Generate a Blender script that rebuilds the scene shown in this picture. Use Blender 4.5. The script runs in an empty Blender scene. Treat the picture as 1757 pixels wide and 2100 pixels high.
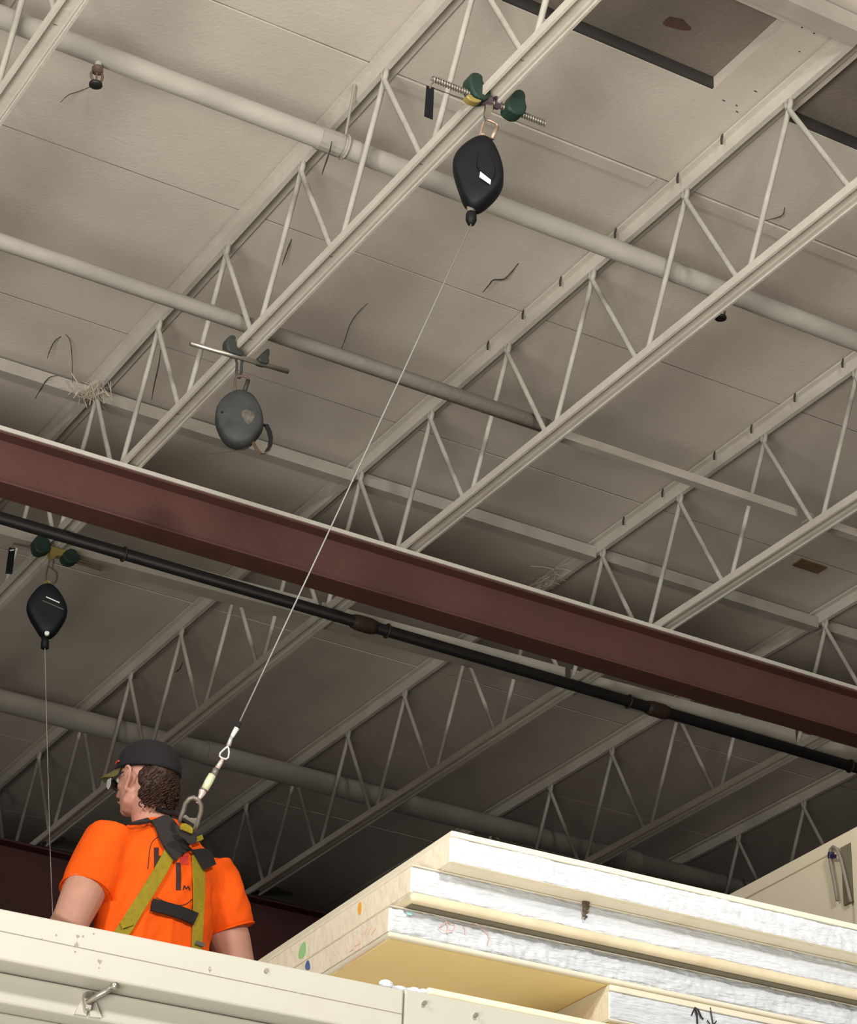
import bpy, bmesh, math, random
from mathutils import Vector, Matrix, noise
from mathutils.bvhtree import BVHTree
random.seed(7)
C = bpy.context.scene.collection
S = bpy.context.scene
# ------------------------------------------------------------------ camera
# World: camera at the origin, +X along the red beam (away to the right),
# +Y along the joists (away), +Z up.  Floor is at FLOOR.
FOC, CX, CY = 5107.0, 878.5, 1050.0
RX = Vector((0.86406133, -0.50225951, 0.03366608))
RY = Vector((0.27100361, 0.40777523, -0.8719383))
RF = Vector((0.42421112, 0.7625318, 0.48845695))
cam_d = bpy.data.cameras.new('camera')
cam = bpy.data.objects.new('camera', cam_d)
C.objects.link(cam)
up, back = -RY, -RF
cam.matrix_world = Matrix(((RX.x, up.x, back.x, 0), (RX.y, up.y, back.y, 0), (RX.z, up.z, back.z, 0), (0, 0, 0, 1)))
cam_d.sensor_fit = 'HORIZONTAL'
cam_d.sensor_width = 36.0
cam_d.lens = FOC / 1757.0 * 36.0
cam_d.clip_start = 0.05
cam_d.clip_end = 200
S.camera = cam
# ------------------------------------------------------------------ world, light, exposure
FLOOR = -1.6
w = bpy.data.worlds.new('world')
S.world = w
w.use_nodes = True
w.node_tree.nodes['Background'].inputs[0].default_value = (1.0, 0.97, 0.93, 1)
w.node_tree.nodes['Background'].inputs[1].default_value = 0.010

def area(name, loc, target, sx, sy, power, col):
    l = bpy.data.lights.new(name, 'AREA')
    l.shape = 'RECTANGLE'
    l.size, l.size_y, l.energy, l.color = sx, sy, power, col
    o = bpy.data.objects.new(name, l)
    C.objects.link(o)
    o.location = loc
    o.rotation_euler = (Vector(target) - Vector(loc)).to_track_quat('-Z', 'Y').to_euler()
    return o

# area light added to stand in for floor bounce; unseen lamps light the worker
area('floor_bounce_fill', (-2.9, -0.5, FLOOR + 0.05), (-2.5, -0.2, 4.0), 6.0, 4.5, 3750, (1.0, 0.95, 0.87))
area('flood_lamp', (-3.8, 1.8, 4.8), (2.6, 6.5, 2.0), 0.9, 0.6, 380, (1.0, 0.97, 0.92))
area('flood_lamp', (2.2, -0.9, 4.9), (3.4, 6.0, 1.9), 0.9, 0.6, 400, (1.0, 0.97, 0.92))
S.view_settings.view_transform = 'Standard'
S.view_settings.look = 'None'
S.view_settings.gamma = 1
S.view_settings.use_curve_mapping = False
S.view_settings.exposure = 0.0

# ------------------------------------------------------------------ picture helpers (pixels of the 1757x2100 frame -> rays)
def ray(u, v):
    return (RX * (u - CX) + RY * (v - CY) + RF * FOC).normalized()
def on_plane(u, v, p0, n):
    d = ray(u, v)
    return d * (Vector(p0).dot(n) / d.dot(n))
def on_x(u, v, x): return on_plane(u, v, (x, 0, 0), Vector((1, 0, 0)))
def on_z(u, v, z): return on_plane(u, v, (0, 0, z), Vector((0, 0, 1)))
YAW = math.radians(-2.3)                       # the cooler stands slightly askew to the building
E1 = Vector((math.cos(YAW), math.sin(YAW), 0))
E2 = Vector((-math.sin(YAW), math.cos(YAW), 0))
def cool(u, wv, z): return E1 * u + E2 * wv + Vector((0, 0, z))

# ------------------------------------------------------------------ materials
def mat(name, col, rough=0.6, metal=0.0, noise_amt=0.0, noise_scale=8.0, col2=None, bump=0.0, bump_scale=60.0,
        stain=None, stain_scale=1.5, stain_lo=0.6, stain_hi=0.75, stretch=None, spec=0.4, world=False):
    m = bpy.data.materials.new(name)
    m.use_nodes = True
    nt = m.node_tree
    b = nt.nodes['Principled BSDF']
    b.inputs['Roughness'].default_value = rough
    b.inputs['Metallic'].default_value = metal
    b.inputs['Specular IOR Level'].default_value = spec
    b.inputs['Base Color'].default_value = (*col, 1)
    tc = nt.nodes.new('ShaderNodeTexCoord')
    vec = nt.nodes.new('ShaderNodeNewGeometry').outputs['Position'] if world else tc.outputs['Object']
    if stretch:
        mp = nt.nodes.new('ShaderNodeMapping')
        mp.inputs['Scale'].default_value = stretch
        nt.links.new(vec, mp.inputs[0])
        vec = mp.outputs[0]
    last = None
    if noise_amt > 0 or col2:
        n = nt.nodes.new('ShaderNodeTexNoise')
        n.inputs['Scale'].default_value = noise_scale
        n.inputs['Detail'].default_value = 6
        n.inputs['Roughness'].default_value = 0.65
        nt.links.new(vec, n.inputs['Vector'])
        r = nt.nodes.new('ShaderNodeValToRGB')
        r.color_ramp.elements[0].position = 0.32
        r.color_ramp.elements[1].position = 0.68
        c2 = col2 or tuple(c * (1 - noise_amt) for c in col)
        r.color_ramp.elements[0].color = (*c2, 1)
        r.color_ramp.elements[1].color = (*col, 1)
        nt.links.new(n.outputs[0], r.inputs[0])
        last = r.outputs[0]
    if stain:
        n = nt.nodes.new('ShaderNodeTexNoise')
        n.inputs['Scale'].default_value = stain_scale
        n.inputs['Detail'].default_value = 8
        nt.links.new(vec, n.inputs['Vector'])
        r = nt.nodes.new('ShaderNodeValToRGB')
        r.color_ramp.elements[0].position = stain_lo
        r.color_ramp.elements[1].position = stain_hi
        r.color_ramp.elements[0].color = (0, 0, 0, 1)
        r.color_ramp.elements[1].color = (1, 1, 1, 1)
        nt.links.new(n.outputs[0], r.inputs[0])
        mx = nt.nodes.new('ShaderNodeMix')
        mx.data_type = 'RGBA'
        nt.links.new(r.outputs[0], mx.inputs[0])
        if last: nt.links.new(last, mx.inputs[6])
        else: mx.inputs[6].default_value = (*col, 1)
        mx.inputs[7].default_value = (*stain, 1)
        last = mx.outputs[2]
    if last: nt.links.new(last, b.inputs['Base Color'])
    if bump > 0:
        n = nt.nodes.new('ShaderNodeTexNoise')
        n.inputs['Scale'].default_value = bump_scale
        n.inputs['Detail'].default_value = 5
        nt.links.new(vec, n.inputs['Vector'])
        bp = nt.nodes.new('ShaderNodeBump')
        bp.inputs['Strength'].default_value = bump
        bp.inputs['Distance'].default_value = 0.02
        nt.links.new(n.outputs[0], bp.inputs['Height'])
        nt.links.new(bp.outputs[0], b.inputs['Normal'])
    return m

M = {}
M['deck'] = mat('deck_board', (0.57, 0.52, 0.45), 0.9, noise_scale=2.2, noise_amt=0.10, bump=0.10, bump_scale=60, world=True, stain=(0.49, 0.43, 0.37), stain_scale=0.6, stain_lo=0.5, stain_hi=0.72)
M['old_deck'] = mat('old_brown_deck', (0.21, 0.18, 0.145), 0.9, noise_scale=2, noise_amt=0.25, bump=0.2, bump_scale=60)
M['rust'] = mat('rust_stain', (0.10, 0.055, 0.04), 0.9, noise_amt=0.3, noise_scale=30)
M['rustpatch'] = mat('rusty_brown_patch', (0.20, 0.125, 0.06), 0.9, noise_amt=0.4, noise_scale=30)
M['seam'] = mat('seam_gap', (0.04, 0.035, 0.03), 0.95)
M['filler'] = mat('seam_filler', (0.10, 0.088, 0.075), 0.95, noise_scale=1.2, col2=(0.36, 0.32, 0.27), world=True)
M['white'] = mat('white_painted_steel', (0.56, 0.525, 0.455), 0.65, noise_scale=5, noise_amt=0.12, bump=0.12, bump_scale=30, stain=(0.42, 0.36, 0.29), stain_scale=3, stain_lo=0.62, stain_hi=0.8)
M['pipewhite'] = mat('dull_white_pipe_paint', (0.31, 0.29, 0.25), 0.75, noise_scale=5, noise_amt=0.15, bump=0.12, bump_scale=30)
M['bridge'] = mat('dull_white_bridging_paint', (0.38, 0.35, 0.30), 0.7, noise_scale=5, noise_amt=0.2, stain=(0.27, 0.22, 0.17), stain_scale=4, stain_lo=0.58, stain_hi=0.8)
M['rod'] = mat('white_painted_rod', (0.42, 0.40, 0.345), 0.65, noise_scale=14, noise_amt=0.2, bump=0.2, bump_scale=25, stain=(0.16, 0.13, 0.1), stain_scale=9, stain_lo=0.68, stain_hi=0.74)
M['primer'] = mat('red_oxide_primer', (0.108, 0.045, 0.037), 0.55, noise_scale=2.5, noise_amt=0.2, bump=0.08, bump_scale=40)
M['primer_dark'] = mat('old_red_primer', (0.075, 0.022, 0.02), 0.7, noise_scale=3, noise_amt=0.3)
M['iron'] = mat('black_iron', (0.022, 0.02, 0.02), 0.5, metal=0.3, noise_scale=20, noise_amt=0.3)
M['fitting'] = mat('rusty_fitting', (0.06, 0.035, 0.025), 0.6, noise_scale=40, noise_amt=0.5)
M['foam'] = mat('white_eps_foam', (0.70, 0.725, 0.76), 0.85, noise_scale=18, noise_amt=0.16, bump=0.55, bump_scale=60, stretch=(0.45, 0.45, 2.6), stain=(0.46, 0.50, 0.54), stain_scale=6, stain_lo=0.62, stain_hi=0.8)
M['cream'] = mat('cream_sheet_metal', (0.395, 0.382, 0.32), 0.42, noise_scale=3, noise_amt=0.05, bump=0.03, bump_scale=12, stain=(0.35, 0.325, 0.26), stain_scale=4, stain_lo=0.68, stain_hi=0.85)
M['panelcream'] = mat('cream_panel_skin', (0.78, 0.72, 0.57), 0.45, noise_scale=4, noise_amt=0.08, stain=(0.62, 0.53, 0.38), stain_scale=6, stain_lo=0.62, stain_hi=0.82)
M['bouncesheet'] = mat('white_bounce_sheet', (0.80, 0.78, 0.72), 0.6, noise_scale=3, noise_amt=0.08)  # for the added sheet that bounces light up from the cooler roof
M['lip'] = mat('rolled_sheet_lip', (0.74, 0.63, 0.44), 0.5, noise_scale=9, noise_amt=0.18, stain=(0.55, 0.40, 0.22), stain_scale=5, stain_lo=0.55, stain_hi=0.8)
M['liner'] = mat('tan_liner_sheet', (0.93, 0.72, 0.34), 0.5, noise_scale=1.5, noise_amt=0.12)
M['edgewood'] = mat('pale_panel_end', (0.86, 0.76, 0.60), 0.7, noise_scale=14, noise_amt=0.12, bump=0.2, bump_scale=40)
M['boxcream'] = mat('beige_box_sheet', (0.74, 0.66, 0.50), 0.5, noise_scale=3, noise_amt=0.06)
M['concrete'] = mat('concrete_floor', (0.42, 0.40, 0.37), 0.7, noise_scale=3, noise_amt=0.2, bump=0.1, bump_scale=30)
M['backwall'] = mat('dark_block_wall', (0.055, 0.046, 0.04), 0.9, noise_scale=4, noise_amt=0.3)
M['black'] = mat('black_plastic', (0.006, 0.0065, 0.0085), 0.6, noise_scale=30, noise_amt=0.25, bump=0.08, bump_scale=80, spec=0.25)
M['grey'] = mat('dark_grey_cast_housing', (0.048, 0.05, 0.048), 0.65, noise_scale=14, noise_amt=0.4, bump=0.1, bump_scale=60)
M['label'] = mat('white_sticker', (0.75, 0.75, 0.72), 0.5, noise_amt=0.1)
M['worn'] = mat('worn_label', (0.14, 0.125, 0.10), 0.7, noise_scale=50, noise_amt=0.6)
M['green'] = mat('dark_green_casting', (0.016, 0.04, 0.028), 0.5, noise_scale=30, noise_amt=0.3)
M['bracket'] = mat('grey_green_casting', (0.042, 0.046, 0.042), 0.55, noise_scale=30, noise_amt=0.3)
M['zinc'] = mat('zinc_plated_steel', (0.42, 0.39, 0.33), 0.35, metal=0.8, noise_scale=30, noise_amt=0.2)
M['purple'] = mat('violet_anodised_nut', (0.10, 0.072, 0.09), 0.4, metal=0.4)
M['brass'] = mat('yellow_brass', (0.42, 0.33, 0.10), 0.4, metal=0.5)
M['copper'] = mat('coppery_steel', (0.42, 0.30, 0.23), 0.4, metal=0.5)
M['rustiron'] = mat('dull_brown_steel', (0.13, 0.085, 0.065), 0.6, metal=0.3)
M['cable'] = mat('galvanised_wire_rope', (0.34, 0.34, 0.325), 0.45, metal=0.25, noise_scale=300, noise_amt=0.35)
M['thinwire'] = mat('grey_wire', (0.35, 0.33, 0.30), 0.5, metal=0.3)
M['cob'] = mat('dusty_strand', (0.055, 0.045, 0.035), 0.95)
M['dust'] = mat('dusty_web', (0.42, 0.37, 0.28), 0.95)
M['orange'] = mat('orange_cotton', (0.95, 0.115, 0.008), 0.85, noise_scale=7, noise_amt=0.10, bump=0.55, bump_scale=9, spec=0.12)
M['print_red'] = mat('faded_red_print', (0.62, 0.045, 0.03), 0.85)
M['print'] = mat('brown_black_print', (0.05, 0.02, 0.018), 0.85)
M['yellow'] = mat('yellow_webbing', (0.36, 0.27, 0.012), 0.8, noise_scale=60, noise_amt=0.25, bump=0.3, bump_scale=250)
M['webblack'] = mat('black_webbing', (0.016, 0.014, 0.015), 0.85, noise_scale=60, noise_amt=0.3, bump=0.2, bump_scale=200)
M['strapgrey'] = mat('dark_grey_pad', (0.035, 0.03, 0.028), 0.85, noise_scale=60, noise_amt=0.3, bump=0.2, bump_scale=200)
M['dring'] = mat('dull_forged_steel', (0.26, 0.23, 0.20), 0.45, metal=0.5, noise_scale=40, noise_amt=0.3)
M['hook'] = mat('pale_green_painted_hook', (0.70, 0.76, 0.50), 0.4, metal=0.1)
M['hookpink'] = mat('bright_steel_tip', (0.80, 0.62, 0.58), 0.3, metal=0.4)
M['skin'] = mat('skin', (0.56, 0.29, 0.21), 0.55, noise_scale=14, noise_amt=0.14, bump=0.05, bump_scale=120, spec=0.3)
M['hair'] = mat('auburn_brown_hair', (0.042, 0.015, 0.007), 0.6, noise_scale=40, noise_amt=0.5)
M['cap'] = mat('black_cap_cloth', (0.012, 0.011, 0.012), 0.9, noise_scale=60, noise_amt=0.3, bump=0.15, bump_scale=200)
M['olive'] = mat('olive_brim_cloth', (0.12, 0.10, 0.03), 0.85)
M['jeans'] = mat('dark_blue_denim', (0.03, 0.045, 0.085), 0.85, noise_scale=50, noise_amt=0.3)
M['boot'] = mat('brown_leather', (0.09, 0.05, 0.028), 0.6)
M['lens'] = mat('dark_glasses_lens', (0.03, 0.03, 0.03), 0.15, spec=0.8)
M['silver'] = mat('silver_frame', (0.75, 0.75, 0.73), 0.25, metal=0.6)
M['eye'] = mat('eye_white', (0.75, 0.72, 0.68), 0.3)
M['iris'] = mat('dark_iris', (0.05, 0.035, 0.02), 0.3)
M['lipskin'] = mat('lip_skin', (0.42, 0.15, 0.12), 0.5)
M['m_orange'] = mat('orange_paint_mark', (0.80, 0.38, 0.06), 0.8)
M['m_green'] = mat('green_paint_mark', (0.33, 0.58, 0.25), 0.8)
M['m_blue'] = mat('blue_paint_mark', (0.08, 0.14, 0.32), 0.8)
M['m_red'] = mat('red_crayon', (0.72, 0.42, 0.36), 0.9)
M['m_black'] = mat('black_marker', (0.02, 0.012, 0.02), 0.7)
M['m_teal'] = mat('teal_paint_mark', (0.35, 0.62, 0.6), 0.8)
M['dirt'] = mat('brown_dirt', (0.13, 0.09, 0.06), 0.95, noise_scale=60, noise_amt=0.5)
M['tape'] = mat('navy_tape', (0.015, 0.012, 0.045), 0.5)
M['hose'] = mat('grey_tube', (0.24, 0.20, 0.16), 0.5)
M['strap_olive'] = mat('olive_grey_strip', (0.17, 0.15, 0.10), 0.7)

# ------------------------------------------------------------------ mesh helpers
class MB:
    def __init__(self): self.v, self.f = [], []
    def add(self, vs, fs):
        o = len(self.v)
        self.v += [tuple(x) for x in vs]
        self.f += [tuple(i + o for i in f) for f in fs]
        return self
    def box(self, a, b):
        x0, y0, z0 = a; x1, y1, z1 = b
        return self.add([(x0,y0,z0),(x1,y0,z0),(x1,y1,z0),(x0,y1,z0),(x0,y0,z1),(x1,y0,z1),(x1,y1,z1),(x0,y1,z1)],
                        [(0,3,2,1),(4,5,6,7),(0,1,5,4),(1,2,6,5),(2,3,7,6),(3,0,4,7)])
    def hexa(self, p):   # eight corners, same order as box
        return self.add(p, [(0,3,2,1),(4,5,6,7),(0,1,5,4),(1,2,6,5),(2,3,7,6),(3,0,4,7)])
    def tube(self, pts, r, n=8, cap=True, closed=False):
        pts = [Vector(p) for p in pts]
        rs = r if isinstance(r, (list, tuple)) else [r] * len(pts)
        N = len(pts)
        ring = []
        prev = None
        for i in range(N):
            if closed: t = (pts[(i + 1) % N] - pts[i - 1])
            else: t = pts[min(i + 1, N - 1)] - pts[max(i - 1, 0)]
            t.normalize()
            if prev is None:
                a = Vector((0, 0, 1)) if abs(t.z) < 0.9 else Vector((1, 0, 0))
                u = t.cross(a).normalized()
            else:
                u = (prev - t * prev.dot(t))
                if u.length < 1e-6: u = t.orthogonal()
                u.normalize()
            prev = u
            vv = t.cross(u)
            ring.append([pts[i] + (u * math.cos(2*math.pi*k/n) + vv * math.sin(2*math.pi*k/n)) * rs[i] for k in range(n)])
        return self.loft(ring, cap and not closed, closed)
    def loft(self, rings, cap=True, closed=False):
        n = len(rings[0]); o = len(self.v); N = len(rings)
        for r in rings: self.v += [tuple(p) for p in r]
        for i in range(N if closed else N - 1):
            j = (i + 1) % N
            for k in range(n):
                l = (k + 1) % n
                self.f.append((o+i*n+k, o+i*n+l, o+j*n+l, o+j*n+k))
        if cap:
            self.f.append(tuple(o + k for k in range(n))[::-1])
            self.f.append(tuple(o + (N-1)*n + k for k in range(n)))
        return self
    def prism(self, outline, d, t):   # outline points, direction, thickness (centred)
        d = Vector(d).normalized() * (t / 2)
        a = [Vector(p) - d for p in outline]; b = [Vector(p) + d for p in outline]
        return self.loft([a, b])
    def ellipsoid(self, c, rx, ry, rz, n=16, m=10, axes=None):
        c = Vector(c)
        ax = axes or (Vector((1,0,0)), Vector((0,1,0)), Vector((0,0,1)))
        rings = []
        for i in range(m + 1):
            th = math.pi * (0.02 + 0.96 * i / m)
            rings.append([c + ax[0]*(rx*math.sin(th)*math.cos(2*math.pi*k/n)) + ax[1]*(ry*math.sin(th)*math.sin(2*math.pi*k/n)) + ax[2]*(rz*math.cos(th)) for k in range(n)])
        return self.loft(rings)
    def mesh(self, name):
        me = bpy.data.meshes.new(name)
        me.from_pydata(self.v, [], self.f)
        bm = bmesh.new(); bm.from_mesh(me)
        bmesh.ops.recalc_face_normals(bm, faces=bm.faces)
        bm.to_mesh(me); bm.free()
        return me
    def build(self, name, m, parent=None, smooth=False, bevel=0, kind=None, label=None, bevel_seg=2):
        me = self.mesh(name)
        return link_mesh(name, me, m, parent, smooth, bevel, kind, label, bevel_seg)

def link_mesh(name, me, m, parent=None, smooth=False, bevel=0, kind=None, label=None, bevel_seg=2):
    me.materials.append(m)
    if smooth:
        me.polygons.foreach_set('use_smooth', [True] * len(me.polygons))
    o = bpy.data.objects.new(name, me)
    C.objects.link(o)
    if parent:
        o.parent = parent
        o.matrix_parent_inverse = parent.matrix_basis.inverted()
    if bevel:
        b = o.modifiers.new('bevel', 'BEVEL')
        b.width = bevel; b.segments = bevel_seg; b.limit_method = 'ANGLE'; b.angle_limit = math.radians(40)
    if kind: o['kind'] = kind
    if label: o['label'] = label
    return o
def tag(o, label, cat, group=None):
    o['label'] = label; o['category'] = cat
    if group: o['group'] = group
    return o
def empty(name, loc, label=None, cat=None, group=None):
    o = bpy.data.objects.new(name, None)
    C.objects.link(o); o.location = loc
    o.empty_display_size = 0.1
    if label: tag(o, label, cat, group)
    return o
def shade_flat_angle(o, deg=40):
    me = o.data
    me.polygons.foreach_set('use_smooth', [True] * len(me.polygons))
    bm = bmesh.new(); bm.from_mesh(me)
    for e in bm.edges:
        if len(e.link_faces) == 2 and e.calc_face_angle(0) > math.radians(deg): e.smooth = False
    bm.to_mesh(me); bm.free()

# ------------------------------------------------------------------ the setting
JX = [-0.83, 0.67, 2.173, 3.70, 5.207, 6.737, 8.28, 9.83, 11.38, 12.93, 14.48]
ZB, ZD = 5.85, 6.66                      # underside of bottom chords, underside of deck
Y0, Y1 = 2.36, 16.30
MB().box((-6, -9, FLOOR - 0.2), (18, Y1 + 0.3, FLOOR)).build('floor', M['concrete'], kind='structure')
MB().box((-6, Y1 + 0.02, FLOOR), (18, Y1 + 0.3, 6.9)).build('wall_back', M['backwall'], kind='structure')
ceil = MB().box((JX[0], Y0, ZD + 0.07), (JX[-1], Y1 + 0.02, ZD + 0.2)).build('ceiling', M['old_deck'], kind='structure')
unit = MB().box((0, 0, 0), (1, 1, 1)).mesh('deck_panel')
unit.materials.append(M['deck'])
YS = [Y0 + 1.22 * k for k in range(11)] + [15.78 - 0.0, 16.30]
YS[11] = Y0 + 1.22 * 11
HY0, HY1 = 6.115, 6.62
for i in range(len(JX) - 1):
    for j in range(len(YS) - 1):
        xa, xb, ya, yb = JX[i] + 0.003, JX[i+1] - 0.003, YS[j] + 0.005, YS[j+1] - 0.005
        dz = random.uniform(0, 0.004)
        if j == 3 and i in (3, 4):       # the boards with the cut-out: a frame round the hole
            hx0, hx1 = (3.925, 4.96) if i == 3 else (5.335, 6.48)
            m_ = MB()
            m_.box((xa, ya, ZD), (xb, HY0, ZD + 0.06)).box((xa, HY1, ZD), (xb, yb, ZD + 0.06))
            m_.box((xa, HY0, ZD), (hx0, HY1, ZD + 0.06)).box((hx1, HY0, ZD), (xb, HY1, ZD + 0.06))
            m_.build('deck_panel', M['deck'], ceil)
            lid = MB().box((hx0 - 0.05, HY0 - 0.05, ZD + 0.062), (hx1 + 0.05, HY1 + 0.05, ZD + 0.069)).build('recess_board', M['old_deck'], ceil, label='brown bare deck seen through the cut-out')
            MB().box((hx0 - 0.001, HY1 - 0.012, ZD + 0.004), (hx1 + 0.001, HY1 + 0.001, ZD + 0.0615)).build('recess_edge', M['seam'], ceil, label='dark strip along the far edge of the cut-out')
            if i == 3:
                pts = []
                for a in range(18):
                    an = 2 * math.pi * a / 18
                    p = on_z(1388 + 26 * math.cos(an) * (1 + 0.25 * math.sin(3*an)), 48 + 14 * math.sin(an) * (1 + 0.2 * math.cos(2*an)) + 6 * math.cos(an), ZD + 0.0605)
                    pts.append(p)
                MB().prism(pts, (0, 0, 1), 0.002).build('rust_spot', M['rust'], ceil, label='reddish brown rust spot')
            continue
        o = bpy.data.objects.new('deck_panel', unit)
        C.objects.link(o); o.parent = ceil
        o.location = (xa, ya, ZD + dz); o.scale = (xb - xa, yb - ya, 0.06)
for j in range(1, 10):                     # thin cover strips on the board joints
    for i in range(len(JX) - 1):
        if (i, j) in ((3, 4), (4, 4)):
            MB().box((JX[i] + 0.07, YS[j] + 0.008, ZD - 0.005), (JX[i+1] - 0.095, YS[j] + 0.075, ZD + 0.004)).build('seam_strip', M['deck'], ceil)
for j in range(1, len(YS) - 1):
    MB().box((JX[0] + 0.01, YS[j] - 0.0048, ZD + 0.0045), (JX[-1] - 0.01, YS[j] + 0.0048, ZD + 0.05)).build('seam_filler', M['filler'], ceil)
MB().box((7.80, 9.70, ZD - 0.004), (7.98, 9.79, ZD + 0.004)).build('rust_patch', M['rustpatch'], ceil, label='brown rust patch on the deck')
# a few dark nail holes in the board beside the cut-out
m_ = MB()
for (px, py) in [(1644,56),(1669,68),(1691,66),(1639,106),(1549,187),(1484,206),(1510,216),(1511,229)]:
    p = on_z(px, py, ZD)
    a = random.uniform(0, 3)
    m_.prism([p + Vector((math.cos(a+t)*0.006*(1+.6*math.cos(2*t)), math.sin(a+t)*0.0035, 0)) for t in (0,1.05,2.1,3.14,4.2,5.2)], (0,0,1), 0.003)
m_.build('nail_hole', M['seam'], ceil, kind='stuff')

# ------------------------------------------------------------------ bar joists
NT0, NB0, NS = 7.165, 6.77, 0.7365        # top nodes, bottom nodes, pitch along Y
def chord_bottom():
    m_ = MB()
    h, t, wd = 0.040, 0.006, 0.042
    # channel open downwards with rounded lips
    prof = [(-wd, 0), (-wd, h), (wd, h), (wd, 0), (wd - 0.011, -0.001), (wd - 0.013, 0.008), (wd - t - 0.003, h - t - 0.004), (wd - t - 0.010, h - t),
            (-wd + t + 0.010, h - t), (-wd + t + 0.003, h - t - 0.004), (-wd + 0.013, 0.008), (-wd + 0.011, -0.001)]
    a = [Vector((x, 2.6, ZB + z)) for x, z in prof]
    b = [Vector((x, 16.22, ZB + z)) for x, z in prof]
    m_.loft([a, b])
    return m_.mesh('bottom_chord')
def chord_top():
    m_ = MB()
    y0, y1 = 2.6, 16.25
    m_.box((-0.012, y0, 6.578), (0.012, y1, 6.642))
    m_.box((-0.040, y0, 6.642), (0.085, y1, 6.652))
    return m_.mesh('top_chord')
me_bc, me_tc = chord_bottom(), chord_top()
me_bc.materials.append(M['white']); me_tc.materials.append(M['white'])
bot, top = ZB + 0.035, 6.585
rodA = MB().tube([(0, 0.016, top), (0, 0.012, top - 0.03), (0, -(NT0 - NB0) + 0.045, bot + 0.03), (0, -(NT0 - NB0) + 0.04, bot)], 0.0125, 10).mesh('web_rod')
rodB = MB().tube([(0, -0.016, top), (0, -0.012, top - 0.03), (0, NB0 + NS - NT0 - 0.045, bot + 0.03), (0, NB0 + NS - NT0 - 0.04, bot)], 0.0125, 10).mesh('web_rod')
for me in (rodA, rodB):
    me.materials.append(M['rod'])
    me.polygons.foreach_set('use_smooth', [True] * len(me.polygons))
me_gus = MB().box((-0.014, -0.05, 6.572), (0.014, 0.05, 6.60)).mesh('weld_plate'); me_gus.materials.append(M['white'])
def copy_child(me, name, parent, loc=(0, 0, 0)):
    o = bpy.data.objects.new(name, me)
    C.objects.link(o); o.parent = parent; o.location = loc
    return o
JL = {0: 'white open-web joist left of the frame edge', 1: 'white bar joist nearest the left edge, passing left of the camera',
      2: 'white bar joist across the top left corner, sprinkler head hanging just right of it',
      3: 'white bar joist carrying all three fall-arrest devices, running through the upper middle',
      4: 'white bar joist just right of the hanging fall line',
      5: 'second white bar joist right of the fall line, crossing the right edge',
      6: 'white bar joist third to the right of the fall line, above the stacked foam panels',
      7: 'white bar joist disappearing behind the top corner of the foam panel stack',
      8: 'white bar joist furthest right, faint in the dark above the beige box'}
joists = {}
for i in range(1, 10):
    if i not in JL: continue
    jo = empty('bar_joist', (JX[i], 0, 0), JL[i], 'joist')
    joists[i] = jo
    copy_child(me_bc, 'bottom_chord', jo); copy_child(me_tc, 'top_chord', jo)
    for k in range(-5, 13):
        y = NT0 + NS * k
        if y < 2.9 or y > 15.9: continue
        copy_child(rodA, 'web_rod', jo, (0, y, 0)); copy_child(rodB, 'web_rod', jo, (0, y, 0))
clip = MB().tube([(-0.040, 0, 6.652), (-0.045, 0.004, 6.63), (-0.040, 0.010, 6.606)], 0.005, 6).mesh('deck_clip'); clip.materials.append(M['seam'])
for y in (6.83, 7.156, 7.643, 8.10, 8.43, 8.75, 9.21): copy_child(clip, 'deck_clip', joists[4], (0, y, 0))
for y in (7.94, 8.32, 8.68, 9.0, 9.47, 9.84): copy_child(clip, 'deck_clip', joists[5], (0, y, 0))

# ------------------------------------------------------------------ red beams
def i_beam(name, y, ztop, h, bw, tf, tw, x0, x1, m, label, cat='beam'):
    o = empty(name, (x0, y, ztop - h), label, cat)
    MB().box((x0, y - tw/2, ztop - h + tf), (x1, y + tw/2, ztop - tf)).build('web', m, o)
    MB().box((x0, y - bw/2, ztop - tf), (x1, y + bw/2, ztop)).build('top_flange', m, o, bevel=0.003)
    MB().box((x0, y - bw/2, ztop - h), (x1, y + bw/2, ztop - h + tf)).build('bottom_flange', m, o, bevel=0.003)
    return o
bm1 = i_beam('steel_beam', 9.592, ZB - 0.0225, 0.262, 0.146, 0.011, 0.008, -0.8, 14.4, M['primer'], 'dull red steel I-beam crossing the whole picture under the white joists')
MB().box((-0.8, 9.514, ZB - 0.022), (14.4, 9.66, ZB - 0.001)).build('packing_strip', M['white'], bm1, label='white painted strip on the top flange')
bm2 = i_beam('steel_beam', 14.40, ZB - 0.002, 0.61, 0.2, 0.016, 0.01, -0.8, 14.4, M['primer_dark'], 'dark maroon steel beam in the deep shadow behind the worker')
for i in range(2, 10):
    x = JX[i] + 0.18
    MB().prism([(x-0.16,14.31,ZB-0.002),(x-0.16,14.31,ZB+0.07),(x-0.06,14.31,ZB+0.09),(x+0.10,14.31,ZB+0.075),(x+0.12,14.31,ZB-0.002)], (0,1,0), 0.04).build('seat_block', M['seam'], bm2)

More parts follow.
